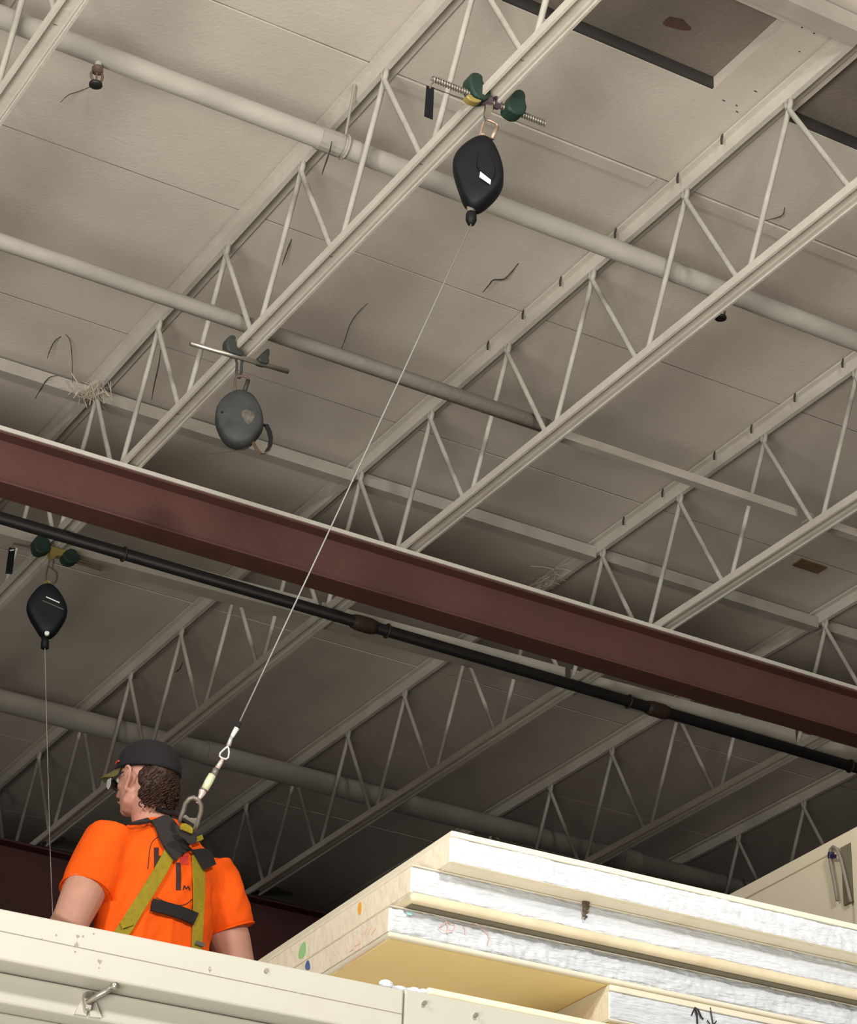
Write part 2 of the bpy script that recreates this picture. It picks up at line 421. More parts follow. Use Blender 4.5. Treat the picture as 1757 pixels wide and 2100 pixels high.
# ------------------------------------------------------------------ pipes and bridging
def pipe(name, pts, r, m, label, cat='pipe', n=14):
    o = empty(name, pts[0], label, cat)
    MB().tube(pts, r, n).build('pipe_run', m, o, smooth=True)
    return o
p1 = pipe('sprinkler_pipe', [(0.75, 7.372, 6.30), (14.3, 7.372, 6.30)], 0.045, M['pipewhite'], 'thick white sprinkler main crossing the top third of the ceiling through the joists')
for x in (3.52, 8.9): MB().tube([(x, 7.372, 6.30), (x + 0.10, 7.372, 6.30)], 0.051, 14).build('coupling', M['pipewhite'], p1, smooth=False)
m_ = MB()
m_.tube([(3.64, 7.372, 6.30 + 0.047), (3.67, 7.372, 6.642)], 0.006, 6)
m_.tube([(3.64, 7.372 + 0.05*math.cos(a), 6.30 + 0.05*math.sin(a)) for a in [k*math.pi/8 for k in range(16)]], 0.007, 6, closed=True)
m_.build('hanger', M['pipewhite'], p1)
p2 = pipe('branch_pipe', [(0.75, 8.43, 6.05), (5.31, 8.43, 6.05)], 0.036, M['pipewhite'], 'white branch pipe ending at the joist right of the hanging line, across the middle left')
p3 = pipe('sprinkler_pipe', [(0.75, 13.30, 6.30), (14.3, 13.30, 6.30)], 0.07, M['pipewhite'], 'pale sprinkler main in the shadow behind the worker, far side of the red beam')
for x in (5.85, 9.0): MB().tube([(x, 13.30, 6.30), (x + 0.14, 13.30, 6.30)], 0.079, 14).build('coupling', M['pipewhite'], p3)
p4 = pipe('gas_pipe', [(0.75, 10.26, 5.813), (14.3, 10.36, 5.813)], 0.031, M['iron'], 'black iron pipe slung under the joists beyond the red beam', 'pipe')
for x in (5.30, 7.16, 8.75): 
    MB().tube([(x, 10.295 + (x-5.3)*0.0074, 5.813), (x + 0.03, 10.296 + (x-5.3)*0.0074, 5.813), (x + 0.11, 10.297 + (x-5.3)*0.0074, 5.813), (x + 0.14, 10.297 + (x-5.3)*0.0074, 5.813)], [0.036, 0.042, 0.042, 0.036], 12).build('coupling', M['fitting'], p4, smooth=True)
for i in (3, 4, 5, 6):
    x = JX[i] + 0.30
    yy = 10.26 + (x - 0.75) * 0.0074
    MB().tube([(x, yy + 0.036*math.cos(a), 5.813 + 0.036*math.sin(a)) for a in [k*math.pi/7 for k in range(14)]], 0.006, 6, closed=True).build('hanger', M['fitting'], p4)

def angle_bar(xa, ya, xb, yb, z, leg, label, group=None, name='bridging_angle'):
    """L-section bar between two joists"""
    t = 0.006
    d = Vector((xb - xa, yb - ya, 0)).normalized()
    nrm = Vector((-d.y, d.x, 0))
    prof = [(0, 0), (leg, 0), (leg, t), (t, t), (t, leg), (0, leg)]
    A = [Vector((xa, ya, z)) + nrm*p + Vector((0,0,q)) for p, q in prof]
    B = [Vector((xb, yb, z)) + nrm*p + Vector((0,0,q)) for p, q in prof]
    o = MB().loft([A, B]).build(name, M['bridge'])
    return tag(o, label, 'bridging', group)
side = ['', '', 'left edge', 'device-carrying joist', 'joist right of the fall line', 'joist crossing the right edge', 'joist above the foam stack', 'joist behind the foam stack']
for i in (3, 4, 5):
    angle_bar(JX[i] + 0.017, 5.90, JX[i+1] - 0.017, 5.90, 6.545, 0.085, 'white top bridging bar beside the ceiling cut-out, ' + ('left', 'middle', 'right')[i-3] + ' bay at the top edge')
for i in range(1, 8):
    nm = ['', 'far left', 'left', 'middle', 'right of middle', 'right', 'far right', 'furthest right'][i]
    angle_bar(JX[i] + 0.017, 10.15, JX[i+1] - 0.017, 10.15, 6.545, 0.07, f'white top bridging bar by the ceiling just before the red beam, {nm} bay')
    if i >= 4: angle_bar(JX[i] + 0.1, 8.445, JX[i+1] + 0.04, 8.445, 6.03, 0.045, f'thin white bridging bar continuing the branch pipe, {nm} bay')
    angle_bar(JX[i] + 0.02, 10.62 - 0.055*(i-2) if i < 6 else 10.42, JX[i+1] - 0.02, 10.62 - 0.055*(i-1) if i < 6 else 10.38, 5.893, 0.10, f'white bridging bar just above the black pipe beyond the red beam, {nm} bay')

# ------------------------------------------------------------------ sprinkler heads
def sprinkler(x, label):
    o = empty('fire_sprinkler', (x, 7.372, 6.11), label, 'sprinkler')
    z = 6.257
    MB().tube([(x, 7.372, z), (x, 7.372, z - 0.02)], 0.014, 10).build('nipple', M['rod'], o)
    MB().tube([(x, 7.372, z - 0.02), (x, 7.372, z - 0.028), (x, 7.372, z - 0.045), (x, 7.372, z - 0.05)], [0.018, 0.024, 0.024, 0.012], 8).build('fitting', M['rustiron'], o)
    m_ = MB()
    for s in (-1, 1):
        m_.tube([(x + s*0.018, 7.372, z - 0.045), (x + s*0.024, 7.372, z - 0.06), (x + s*0.022, 7.372, z - 0.078), (x + s*0.006, 7.372, z - 0.10)], 0.0055, 6)
    m_.build('frame_arms', M['rustiron'], o, smooth=True)
    MB().tube([(x, 7.372, z - 0.05), (x, 7.372, z - 0.095)], 0.004, 6).build('bulb', M['rustiron'], o)
    MB().tube([(x, 7.372, z - 0.095), (x, 7.372, z - 0.103), (x, 7.372, z - 0.112), (x, 7.372, z - 0.116)], [0.010, 0.026, 0.027, 0.020], 14).build('deflector', M['iron'], o, smooth=True)
    return o
sprinkler(2.545, 'rusty brown sprinkler head hanging from the thick pipe at the upper left')
sprinkler(5.535, 'dark sprinkler head peeking out behind the right-hand joist chord')

# ------------------------------------------------------------------ fall-arrest devices
def outline(pts, p0, n): return [on_plane(u, v, p0, n) for u, v in pts]
def inset_prism(o2, n, prof, c=None):
    """rounded slab: outline scaled about its centre at several depths along n"""
    n = Vector(n).normalized()
    c = c or sum((Vector(p) for p in o2), Vector()) / len(o2)
    rings = []
    for s, d in prof: rings.append([c + (Vector(p) - c) * s + n * d for p in o2])
    return MB().loft(rings)
def smooth_loop(pts, it=2):
    for _ in range(it):
        q = []
        for i in range(len(pts)):
            a, b = Vector(pts[i]), Vector(pts[(i+1) % len(pts)])
            q += [a*0.75 + b*0.25, a*0.25 + b*0.75]
        pts = q
    return pts
ROUND = [(0.55, -0.046), (0.86, -0.044), (0.96, -0.034), (1.0, -0.016), (1.0, 0.016), (0.96, 0.034), (0.86, 0.044), (0.55, 0.046)]
def zoomed(pts, ox, oy, s): return [(ox + x * s, oy + y * s) for x, y in pts]
def facing(p):           # horizontal direction from a point back to the viewpoint
    n = Vector((-p.x, -p.y, 0)).normalized()
    return n
def oval_link(p0, n, c_px, rx, ry, r, ang=0.0, k=20):
    pts = []
    for i in range(k):
        a = 2*math.pi*i/k
        x, y = math.copysign(abs(math.cos(a))**0.7, math.cos(a))*rx, math.copysign(abs(math.sin(a))**0.7, math.sin(a))*ry
        pts.append(on_plane(c_px[0] + x*math.cos(ang) - y*math.sin(ang), c_px[1] + x*math.sin(ang) + y*math.cos(ang), p0, n))
    return MB().tube(pts, r, 8, closed=True)

# --- beam clamps (trolley anchors) on the bottom chord of joist 3
def jaw(par, pts, y, thick, m, label=None):
    n = Vector((0, -1, 0))
    o2 = smooth_loop(outline(pts, (0, y, 0), n), 1)
    ob = MB().prism(o2, (0, 1, 0), thick).build('clamp_jaw', m, par, bevel=0.008)
    if label: ob['label'] = label
    return ob
XJ = JX[3]
# clamp 1
ya = 6.318
A1 = on_plane(1000, 212, (0, ya, 0), Vector((0, 1, 0)))
c1 = empty('beam_clamp', A1, 'dark green beam clamp with threaded rod, nearest the top of the picture', 'clamp')
def px_on_y(u, v, y): return on_plane(u, v, (0, y, 0), Vector((0, 1, 0)))
ra, rb = px_on_y(886, 168, ya), px_on_y(1118, 247, ya)
ra.z = rb.z = (ra.z + rb.z) / 2
MB().tube([ra, rb], 0.0075, 8).build('threaded_rod', M['zinc'], c1)
hel = []
for k in range(0, 46*8):
    t = k / (46*8)
    p = ra.lerp(rb, t); a = 2*math.pi*k/8
    hel.append(p + Vector((0, math.cos(a)*0.011, math.sin(a)*0.011)))
MB().tube(hel, 0.0028, 4).build('rod_thread', M['zinc'], c1, smooth=True)
jaw(c1, zoomed([(610,260),(640,215),(690,210),(770,240),(775,340),(870,430),(870,480),(830,545),(700,520),(640,420),(615,340)], 850, 120, 0.17143), ya, 0.06, M['green'])
jaw(c1, zoomed([(1130,460),(1185,405),(1260,430),(1285,490),(1280,560),(1305,640),(1260,720),(1170,715),(1075,650),(1060,580),(1100,520)], 850, 120, 0.17143), ya, 0.06, M['green'])
jaw(c1, zoomed([(590,470),(640,440),(700,500),(790,525),(750,550),(690,545),(630,515)], 850, 120, 0.17143), ya - 0.02, 0.03, M['brass'])
q = px_on_y(1003, 208, ya)
MB().tube([q - Vector((0.03,0,0)), q + Vector((0.005,0,0))], 0.022, 8).build('nut', M['purple'], c1)
q = px_on_y(1018, 211, ya)
MB().tube([q - Vector((0.012,0,0)), q + Vector((0.012,0,0))], 0.024, 8).build('nut', M['purple'], c1)
o2 = outline(zoomed([(845,560),(930,560),(925,640),(880,700),(850,740),(830,690)], 850, 120, 0.17143), (0, ya, 0), Vector((0, 1, 0)))
MB().prism(o2, (0,1,0), 0.012).build('shackle', M['zinc'], c1)
# black inspection tag hanging beside clamp 1
n = Vector((0, -1, 0)); yt = 6.30
o2 = outline([(874.5,176),(889.5,180),(887,245),(870,238)], (0, yt, 0), n)
t1 = empty('inspection_tag', o2[0], 'black strip tag hanging left of the topmost beam clamp', 'tag')
MB().prism(o2, n, 0.004).build('tag_strip', M['black'], t1)
MB().tube([px_on_y(881, 182, yt), px_on_y(884, 172, yt), px_on_y(890, 168, ya)], 0.004, 6).build('tie', M['zinc'], t1)
MB().tube([px_on_y(888, 180, yt), px_on_y(930, 196, yt+0.01), px_on_y(962, 206, ya)], 0.0018, 5).build('cord', M['cob'], t1)

# device 1
P0 = on_x(980, 360, 3.68); N0 = facing(P0)
s1 = empty('fall_arrest_reel', P0, 'black teardrop fall-arrest reel with a white sticker, its wire rope running down to the worker', 'fall arrester')
zz = [(790,965),(870,975),(930,1030),(975,1100),(1020,1200),(1055,1310),(1066,1430),(1058,1520),(1000,1620),(920,1705),(820,1790),(740,1825),(660,1810),(620,1770),(570,1700),(520,1560),(475,1420),(452,1300),(465,1210),(530,1120),(620,1045),(710,990)]
body1 = smooth_loop(outline(zoomed(zz, 850, 120, 0.17143), P0, N0), 1)
inset_prism(body1, N0, ROUND).build('housing', M['black'], s1, smooth=True)
o2 = smooth_loop(outline(zoomed([(770,1100),(830,1105),(910,1170),(960,1290),(965,1420),(915,1470),(840,1400),(745,1330),(745,1200)], 850, 120, 0.17143), P0 + N0*0.047, N0), 1)
inset_prism(o2, N0, [(1, -0.004), (1, 0.002), (0.94, 0.006)]).build('cover_plate', M['black'], s1)
MB().prism(outline(zoomed([(785,1352),(915,1455),(905,1508),(775,1418)], 850, 120, 0.17143), P0 + N0*0.055, N0), N0, 0.002).build('sticker', M['label'], s1, label='white sticker')
MB().tube([on_plane(966, 424, P0, N0), on_plane(965.5, 436, P0, N0)], 0.016, 10).build('collar', M['zinc'], s1)
bp = [on_plane(966, y, P0, N0) for y in (434, 440, 452, 460)]
MB().tube(bp, [0.013, 0.020, 0.0205, 0.013], 12).build('cable_stop', M['black'], s1, smooth=True)
oval_link(P0, N0, (988, 283), 6, 9, 0.004).build('eyelet', M['copper'], s1, smooth=True)
cb = empty('carabiner', on_plane(1000, 262, P0, N0), 'coppery carabiner holding the topmost black reel', 'carabiner')
MB().tube([on_plane(u, v, P0, N0) for u, v in zoomed([(900,980),(870,960),(810,920),(790,900),(800,840),(825,760),(850,735),(890,735),(940,760),(985,785),(990,810)], 850, 120, 0.17143)], 0.0052, 8).build('frame', M['copper'], cb, smooth=True)
MB().tube([on_plane(u, v, P0, N0) for u, v in zoomed([(985,820),(925,960)], 850, 120, 0.17143)], 0.0095, 8).build('gate_sleeve', M['copper'], cb, smooth=True)

# device 2 (grey, round)
yb2 = 8.345
c2 = empty('beam_clamp', px_on_y(490, 735, yb2), 'grey beam clamp with a smooth steel bar above the round grey reel', 'clamp')
ra, rb = px_on_y(390, 704, yb2), px_on_y(591, 762, yb2)
MB().tube([ra, rb], 0.0115, 10).build('cross_bar', M['zinc'], c2, smooth=True)
z2 = lambda p: zoomed(p, 370, 670, 0.14229)
jaw(c2, z2([(625,240),(660,170),(720,145),(775,175),(765,260),(770,310),(830,360),(900,430),(860,450),(720,410),(640,370)]), yb2, 0.05, M['bracket'])
jaw(c2, z2([(1115,440),(1250,315),(1260,420),(1240,470),(1255,540),(1230,570),(1100,530),(1085,480)]), yb2, 0.05, M['bracket'])
MB().tube([px_on_y(u, v, yb2) for u, v in z2([(800,470),(815,540),(805,640),(820,730),(850,740),(880,640),(880,540),(890,480)])], 0.006, 8).build('shackle', M['bracket'], c2, smooth=True)
P2 = on_x(492, 860, 3.70); N2 = facing(P2)
s2 = empty('fall_arrest_reel', P2, 'round dark grey fall-arrest reel with a webbing loop, above the red beam', 'fall arrester')
zz = [(790,950),(900,955),(1040,1010),(1110,1110),(1170,1230),(1195,1370),(1190,1480),(1110,1590),(1020,1690),(920,1735),(820,1745),(700,1700),(630,1650),(560,1550),(510,1430),(492,1300),(530,1140),(650,1020)]
b2 = smooth_loop(outline(z2(zz), P2, N2), 1)
inset_prism(b2, N2, ROUND).build('housing', M['grey'], s2, smooth=True)
o2 = smooth_loop(outline(z2([(880,1210),(960,1190),(1060,1250),(1065,1330),(990,1420),(930,1380),(880,1290)]), P2 + N2*0.046, N2), 1)
MB().prism(o2, N2, 0.003).build('worn_label', M['worn'], s2, label='scraped pale label')
q = on_plane(370 + 600*.14229, 670 + 1235*.14229, P2 + N2*0.045, N2)
MB().tube([q - N2*0.01, q + N2*0.004], 0.005, 8).build('screw', M['black'], s2)
def ribbon(pts, wdir, wid, th):
    pts = [Vector(p) for p in pts]; out = []
    for i, p in enumerate(pts):
        t = (pts[min(i+1, len(pts)-1)] - pts[max(i-1, 0)]).normalized()
        wd = wdir if isinstance(wdir, Vector) else wdir[i]
        n = t.cross(wd).normalized()
        a, b = wd.normalized()*(wid/2), n*(th/2)
        out.append([p - a - b, p + a - b, p + a + b, p - a + b])
    return MB().loft(out)
lp = [on_plane(u, v, P2, N2) for u, v in z2([(1170,1420),(1235,1420),(1275,1500),(1300,1600),(1290,1720),(1240,1800)])]
ribbon(lp, (N2 + Vector((0.6,0.2,0))).normalized(), 0.022, 0.007).build('webbing_loop', M['webblack'], s2)
lp = [on_plane(u, v, P2, N2) for u, v in z2([(1290,1760),(1230,1820),(1160,1830),(1100,1770),(1040,1660)])]
ribbon(lp, (N2 + Vector((0.6,0.2,0))).normalized(), 0.016, 0.006).build('webbing_loop', M['dirt'], s2)
MB().tube([on_plane(u, v, P2, N2) for u, v in z2([(1000,1725),(880,1775),(700,1800),(500,1830),(340,1830),(180,1838),(150,1855)])], 0.0016, 5).build('loose_thread', M['cob'], s2)
cb = empty('carabiner', on_plane(495, 785, P2, N2), 'dull brown carabiner holding the round grey reel', 'carabiner')
MB().tube([on_plane(u, v, P2, N2) for u, v in z2([(795,960),(785,850),(790,760),(810,720),(860,710),(930,715),(975,740),(980,790)])], 0.0058, 8).build('frame', M['rustiron'], cb, smooth=True)
MB().tube([on_plane(u, v, P2, N2) for u, v in z2([(975,770),(920,940)])], 0.010, 8).build('gate_sleeve', M['bracket'], cb, smooth=True)

# device 3 (far, left)
yb3 = 10.44
z3 = lambda p: zoomed(p, 0, 1060, 0.13809)
c3 = empty('beam_clamp', px_on_y(110, 1135, yb3), 'dark green beam clamp half hidden by the black pipe at the left edge', 'clamp')
jaw(c3, z3([(470,380),(560,270),(650,300),(720,420),(730,540),(660,560),(590,585),(500,540),(480,450)]), yb3, 0.06, M['green'])
jaw(c3, z3([(900,600),(930,540),(1050,480),(1150,590),(1140,690),(1050,725),(940,690)]), yb3, 0.06, M['green'])
for a, b in (([190,395],[460,450]), ([1150,640],[1520,745]), ([1150,680],[1510,795])):
    u = z3([a, b]); MB().tube([px_on_y(*u[0], yb3), px_on_y(*u[1], yb3)], 0.005, 6).build('guide_rod', M['rustiron'], c3)
MB().prism(outline(z3([(730,450),(990,520),(920,590),(830,590),(770,640),(725,600)]), (0,yb3,0), Vector((0,1,0))), (0,1,0), 0.03).build('swivel', M['brass'], c3)
o2 = outline(z3([(135,455),(228,462),(180,850),(80,840)]), (0, yb3, 0), Vector((0, -1, 0)))
t3 = empty('inspection_tag', o2[0], 'black strip tag at the left edge beside the half-hidden beam clamp', 'tag')
MB().prism(o2, (0,1,0), 0.004).build('tag_strip', M['black'], t3)
MB().prism(outline(z3([(145,490),(212,482),(205,500),(150,508)]), (0, yb3-0.004, 0), Vector((0, -1, 0))), (0,1,0), 0.002).build('tag_mark', M['label'], t3)
MB().tube([px_on_y(*z3([(185,470)])[0], yb3), px_on_y(*z3([(192,400)])[0], yb3)], 0.004, 6).build('tie', M['zinc'], t3)
P3 = on_x(97, 1255, 3.70); N3 = facing(P3)
s3 = empty('fall_arrest_reel', P3, 'black diamond-shaped fall-arrest reel hanging at the left edge beyond the red beam', 'fall arrester')
zz = [(690,1012),(780,1030),(880,1130),(960,1260),(1003,1390),(985,1500),(910,1630),(830,1740),(740,1800),(640,1790),(580,1740),(510,1620),(440,1510),(395,1400),(392,1310),(440,1210),(520,1110),(600,1040)]
b3 = smooth_loop(outline(z3(zz), P3, N3), 1)
inset_prism(b3, N3, ROUND).build('housing', M['black'], s3, smooth=True)
for a, b in (((685,1188),(885,1275)), ((630,1242),(940,1375))):
    u = z3([a, b]); pa, pb = on_plane(*u[0], P3 + N3*0.047, N3), on_plane(*u[1], P3 + N3*0.047, N3)
    MB().tube([pa, pb], 0.003, 6).build('trim_line', M['label'] if a[0] == 685 else M['worn'], s3)
q = on_plane(*z3([(697,1730)])[0], P3 + N3*0.036, N3)
MB().tube([q - N3*0.01, q + N3*0.005], 0.0115, 12).build('rivet', M['label'], s3)
MB().tube([on_plane(*p, P3, N3) for p in z3([(640,1780),(665,1810),(668,1850),(665,1950)])], [0.012, 0.016, 0.0195, 0.02], 12).build('cable_stop', M['black'], s3, smooth=True)
oval_link(P3, N3, z3([(705,985)])[0], 5, 4, 0.004).build('eyelet', M['brass'], s3)
MB().tube([on_plane(92, 1326, P3, N3), on_plane(96, 1500, P3, N3), on_plane(103, 1750, P3, N3), on_plane(109, 1900, P3, N3)], 0.0018, 6).build('lifeline_cable', M['thinwire'], s3)
cb = empty('carabiner', on_plane(*z3([(770,860)])[0], P3, N3), 'thin brown carabiner holding the reel at the left edge', 'carabiner')
MB().tube([on_plane(*p, P3, N3) for p in z3([(680,960),(690,840),(715,740),(780,770),(840,820),(850,880),(830,960),(790,990)])], 0.0045, 8).build('frame', M['rustiron'], cb, smooth=True)
MB().tube([on_plane(*p, P3, N3) for p in z3([(720,740),(735,620),(800,640),(780,770)])], 0.004, 6).build('swivel_link', M['rustiron'], cb, smooth=True)

# ------------------------------------------------------------------ dusty strands hanging from the deck
def strand(px, z, r, label, m='cob'):
    pts = [on_z(u, v, z - 0.02*min(i, 3)) for i, (u, v) in enumerate(px)]
    q = [pts[0]]
    for i in range(len(pts) - 1):          # smooth the strand through its points
        p0, p1, p2, p3 = pts[max(i-1, 0)], pts[i], pts[i+1], pts[min(i+2, len(pts)-1)]
        for t in (.25, .5, .75, 1.0):
            q.append(0.5*((2*p1) + (p2 - p0)*t + (2*p0 - 5*p1 + 4*p2 - p3)*t*t + (3*p1 - p0 - 3*p2 + p3)*t**3))
    n_ = len(q)
    rr = [r*(0.55 + 0.6*math.sin(math.pi*k/(n_-1)) + 0.15*math.sin(k*2.3)) for k in range(n_)]
    o = MB().tube(q, rr, 5).build('cobweb_strand', M[m], smooth=True)
    return tag(o, label, 'cobweb')
strand([(1063,540),(1045,562),(1032,573),(1012,574),(1003,584),(990,599)], ZD, 0.0034, 'dark ragged strand on the ceiling right of the hanging wire rope')
strand([(754,622),(735,640),(718,665),(706,700),(697,722)], ZD, 0.0019, 'thin curved dark strand on the ceiling left of the wire rope, over the branch pipe')
strand([(125,690),(112,700),(102,720),(97,735)], ZD, 0.0025, 'left curl of dusty strand drooping near the left edge of the ceiling')
strand([(134,686),(144,700),(148,740),(150,805)], ZD, 0.0019, 'long vertical dusty strand hanging near the left edge of the ceiling')
strand([(118,770),(100,775),(85,795),(72,818)], ZD - 0.08, 0.0028, 'short dark dusty strand drooping just above the red beam at the left')
strand([(185,178),(160,188),(140,195),(124,210)], ZD, 0.0019, 'faint curved strand on the ceiling below the upper left sprinkler head')
strand([(1608,425),(1605,440),(1590,447),(1570,452)], ZD, 0.0025, 'small dark hooked strand on the ceiling near the right edge')
strand([(598,490),(590,510),(578,545)], ZD, 0.0025, 'short dark strand between two web rods left of the middle')
strand([(680,290),(676,310),(664,345),(660,358)], 6.24, 0.0031, 'dark rag strand hanging off the thick sprinkler pipe')
strand([(330,715),(325,750),(316,790),(311,820)], 6.5, 0.0028, 'dusty strand caught on the web rods above the round grey reel')
strand([(375,1358),(368,1372),(360,1378)], 6.4, 0.0037, 'short dark strand caught on a web rod beyond the red beam')
m_ = MB()
for k in range(90):
    u, v = random.gauss(187, 18), random.gauss(802, 10)
    p = on_z(u, v, 6.53 + random.uniform(-0.02, 0.02))
    q = p + Vector((random.gauss(0, .03), random.gauss(0, .03), random.gauss(-.01, .03)))
    m_.tube([p, (p + q)/2 + Vector((0, 0, random.uniform(-.015, .015))), q], random.uniform(.0012, .0035), 4)
tag(m_.build('cobweb_clump', M['dust'], kind='stuff'), 'shaggy dusty web clump where the left joist meets the bridging bar', 'cobweb')
m_ = MB()
for k in range(40):
    u = random.uniform(1112, 1142); v = 1200 - (u - 1112)*0.9 + random.gauss(0, 6)
    p = on_z(u, v, 6.55)
    q = p + Vector((random.gauss(0, .05), random.gauss(0, .05), random.gauss(-.01, .02)))
    m_.tube([p, (p + q)/2 + Vector((0, 0, random.uniform(-.01, .01))), q], random.uniform(.0012, .0026), 4)
tag(m_.build('cobweb_clump', M['dust'], kind='stuff'), 'wispy grey web clump on the joist just above the middle of the red beam', 'cobweb')

# ------------------------------------------------------------------ cooler box below (stepped cream front) 
ZT = 1.486
def cbox(m_, u0, w0, z0, u1, w1, z1):
    return m_.hexa([cool(u0,w0,z0),cool(u1,w0,z0),cool(u1,w1,z0),cool(u0,w1,z0),cool(u0,w0,z1),cool(u1,w0,z1),cool(u1,w1,z1),cool(u0,w1,z1)])
US = 2.009
def pxw(u, v, wv): return on_plane(u, v, E2 * wv, E2)
cw = empty('cooler_box', cool(1, 4, FLOOR), 'long cream metal cooler box with a stepped front, in the foreground below the worker', 'cooler')
cbox(MB(), -1.2, 4.0, ZT - 0.091, US - 0.0015, 9.0, ZT).build('roof_panel', M['cream'], cw, bevel=0.004)
cbox(MB(), US + 0.0015, 4.004, ZT - 0.093, 4.6, 9.0, ZT + 0.004).build('roof_panel', M['cream'], cw, bevel=0.004)
cbox(MB(), -1.18, 4.04, ZT + 0.0001, US - 0.01, 8.98, ZT + 0.0042).build('bounce_sheet', M['bouncesheet'], cw)  # unseen white sheets added to bounce light onto the panel undersides
cbox(MB(), US + 0.012, 4.04, ZT + 0.0041, 4.58, 8.98, ZT + 0.0052).build('bounce_sheet', M['bouncesheet'], cw)
cbox(MB(), US + 0.055, 4.012, ZT + 0.0042, 4.6, 4.03, ZT + 0.020).build('edge_trim', M['lip'], cw, bevel=0.004)
cbox(MB(), -1.2, 4.055, ZT - 0.147, 4.6, 8.9, ZT - 0.0935).build('wall_band', M['cream'], cw, bevel=0.004)
cbox(MB(), -1.2, 4.105, FLOOR, 4.6, 8.9, ZT - 0.1475).build('wall_panel', M['cream'], cw, bevel=0.004)
# scribed line and small screws / scuffs on the front
m_ = MB()
m_.tube([pxw(0, 1909, 3.9995), pxw(410, 1995, 3.9995), pxw(826, 2080, 3.9995)], 0.0006, 4)
m_.build('scribe_line', M['hose'], cw)
for (u, v) in ((545, 1991), (870, 2057), (975, 2082)):
    q = pxw(u, v, 4.0)
    MB().tube([q - E2*0.003, q + E2*0.003], 0.0042, 10).build('screw', M['zinc'], cw)
m_ = MB()
for (u, v, r) in ((157,1937,.004),(159,1920,.003),(154,1952,.002),(170,1920,.002),(205,1972,.004),(203,1985,.0015),(430,1990,.003),(115,1918,.002),(430,1984,.002),(86,1926,.0018),(192,1915,.002)):
    q = pxw(u, v, 3.9998)
    m_.prism([q + E1*(r*(1+.5*math.sin(5*a+u))*math.cos(a)) + Vector((0,0,r*(1+.5*math.cos(3*a+v))*math.sin(a))) for a in [k*math.pi/4 for k in range(8)]], E2, 0.0004)
m_.build('scuff', M['hose'], cw, kind='stuff')
# squeezed foam at the panel joint
fb = MB()
for k in range(16):
    u = US - 0.03 + 0.10*k/15; 
    fb.ellipsoid(cool(u, 4.03 + random.uniform(-.01,.02), ZT + random.uniform(0.0, .012)), random.uniform(.010,.017), .012, random.uniform(.007,.012), 8, 6)
tag(fb.build('foam_bead', M['foam'], smooth=True), 'crusty pale foam bead squeezed out at the joint of the cooler roof', 'foam')
# locking rod with bracket on the left part of the front
br = empty('locking_rod', pxw(175, 2058, 4.05), 'short steel rod in a bent bracket on the cooler front, bottom left', 'rod')
wa = 4.055
MB().tube([pxw(178, 2056, wa - 0.012), pxw(238, 2020, wa - 0.05)], 0.0055, 10).build('rod', M['zinc'], br, smooth=True)
MB().tube([pxw(232, 2024, wa - 0.046), pxw(240, 2019, wa - 0.052)], 0.0075, 10).build('rod_cap', M['zinc'], br, smooth=True)
qa = pxw(180, 2050, wa - 0.008)
MB().prism([qa + E1*x + Vector((0,0,z)) for x, z in ((-.008,.012),(.006,.014),(.010,.004),(.006,-.022),(-.004,-.018),(-.010,0))], E2, 0.014).build('clevis', M['zinc'], br, bevel=0.002)
MB().prism([pxw(u, v, wa - 0.003) for u, v in ((168,2045),(180,2062),(176,2084),(152,2080))], E2, 0.006).build('bracket_leg', M['cream'], br)
MB().prism([pxw(u, v, wa - 0.003) for u, v in ((182,2062),(196,2056),(208,2088),(184,2086))], E2, 0.006).build('bracket_leg', M['cream'], br)

# ------------------------------------------------------------------ stack of insulated panels
def rough_front(m_, u0, u1, wv, z0, z1, nu, nz, amp, seed):
    """crumbly foam block: dense bumpy front, plain back"""
    rnd = random.Random(seed)
    rows = []
    for j in range(nz + 1):
        row = []
        for i in range(nu + 1):
            u = u0 + (u1 - u0)*i/nu; z = z0 + (z1 - z0)*j/nz
            d = amp*(noise.noise((u*13, z*70, seed)) + 0.6*noise.noise((u*60, z*150, seed))) + rnd.uniform(-amp, amp)*0.25
            row.append(cool(u, wv + d, z))
        rows.append(row)
    o = len(m_.v); n = nu + 1
    for r in rows: m_.v += [tuple(p) for p in r]
    for j in range(nz):
        for i in range(nu):
            m_.f.append((o+j*n+i, o+j*n+i+1, o+(j+1)*n+i+1, o+(j+1)*n+i))
    bk = len(m_.v)
    for r in (rows[0], rows[-1]):
        pass
    w1 = wv + 0.9
    m_.v += [tuple(cool(u0, w1, z0)), tuple(cool(u1, w1, z0)), tuple(cool(u1, w1, z1)), tuple(cool(u0, w1, z1))]
    m_.f.append((bk, bk+3, bk+2, bk+1))
    m_.f.append(tuple(o + i for i in range(n)) + (bk+1, bk))
    m_.f.append(tuple(o + nz*n + i for i in range(n))[::-1] + (bk+3, bk+2)[0:0] + (bk+3, bk+2))
    m_.f.append(tuple(o + j*n for j in range(nz+1))[::-1] + (bk, bk+3))
    m_.f.append(tuple(o + j*n + nu for j in range(nz+1)) + (bk+2, bk+1))
    return m_
SP = 'stacked insulated panels'
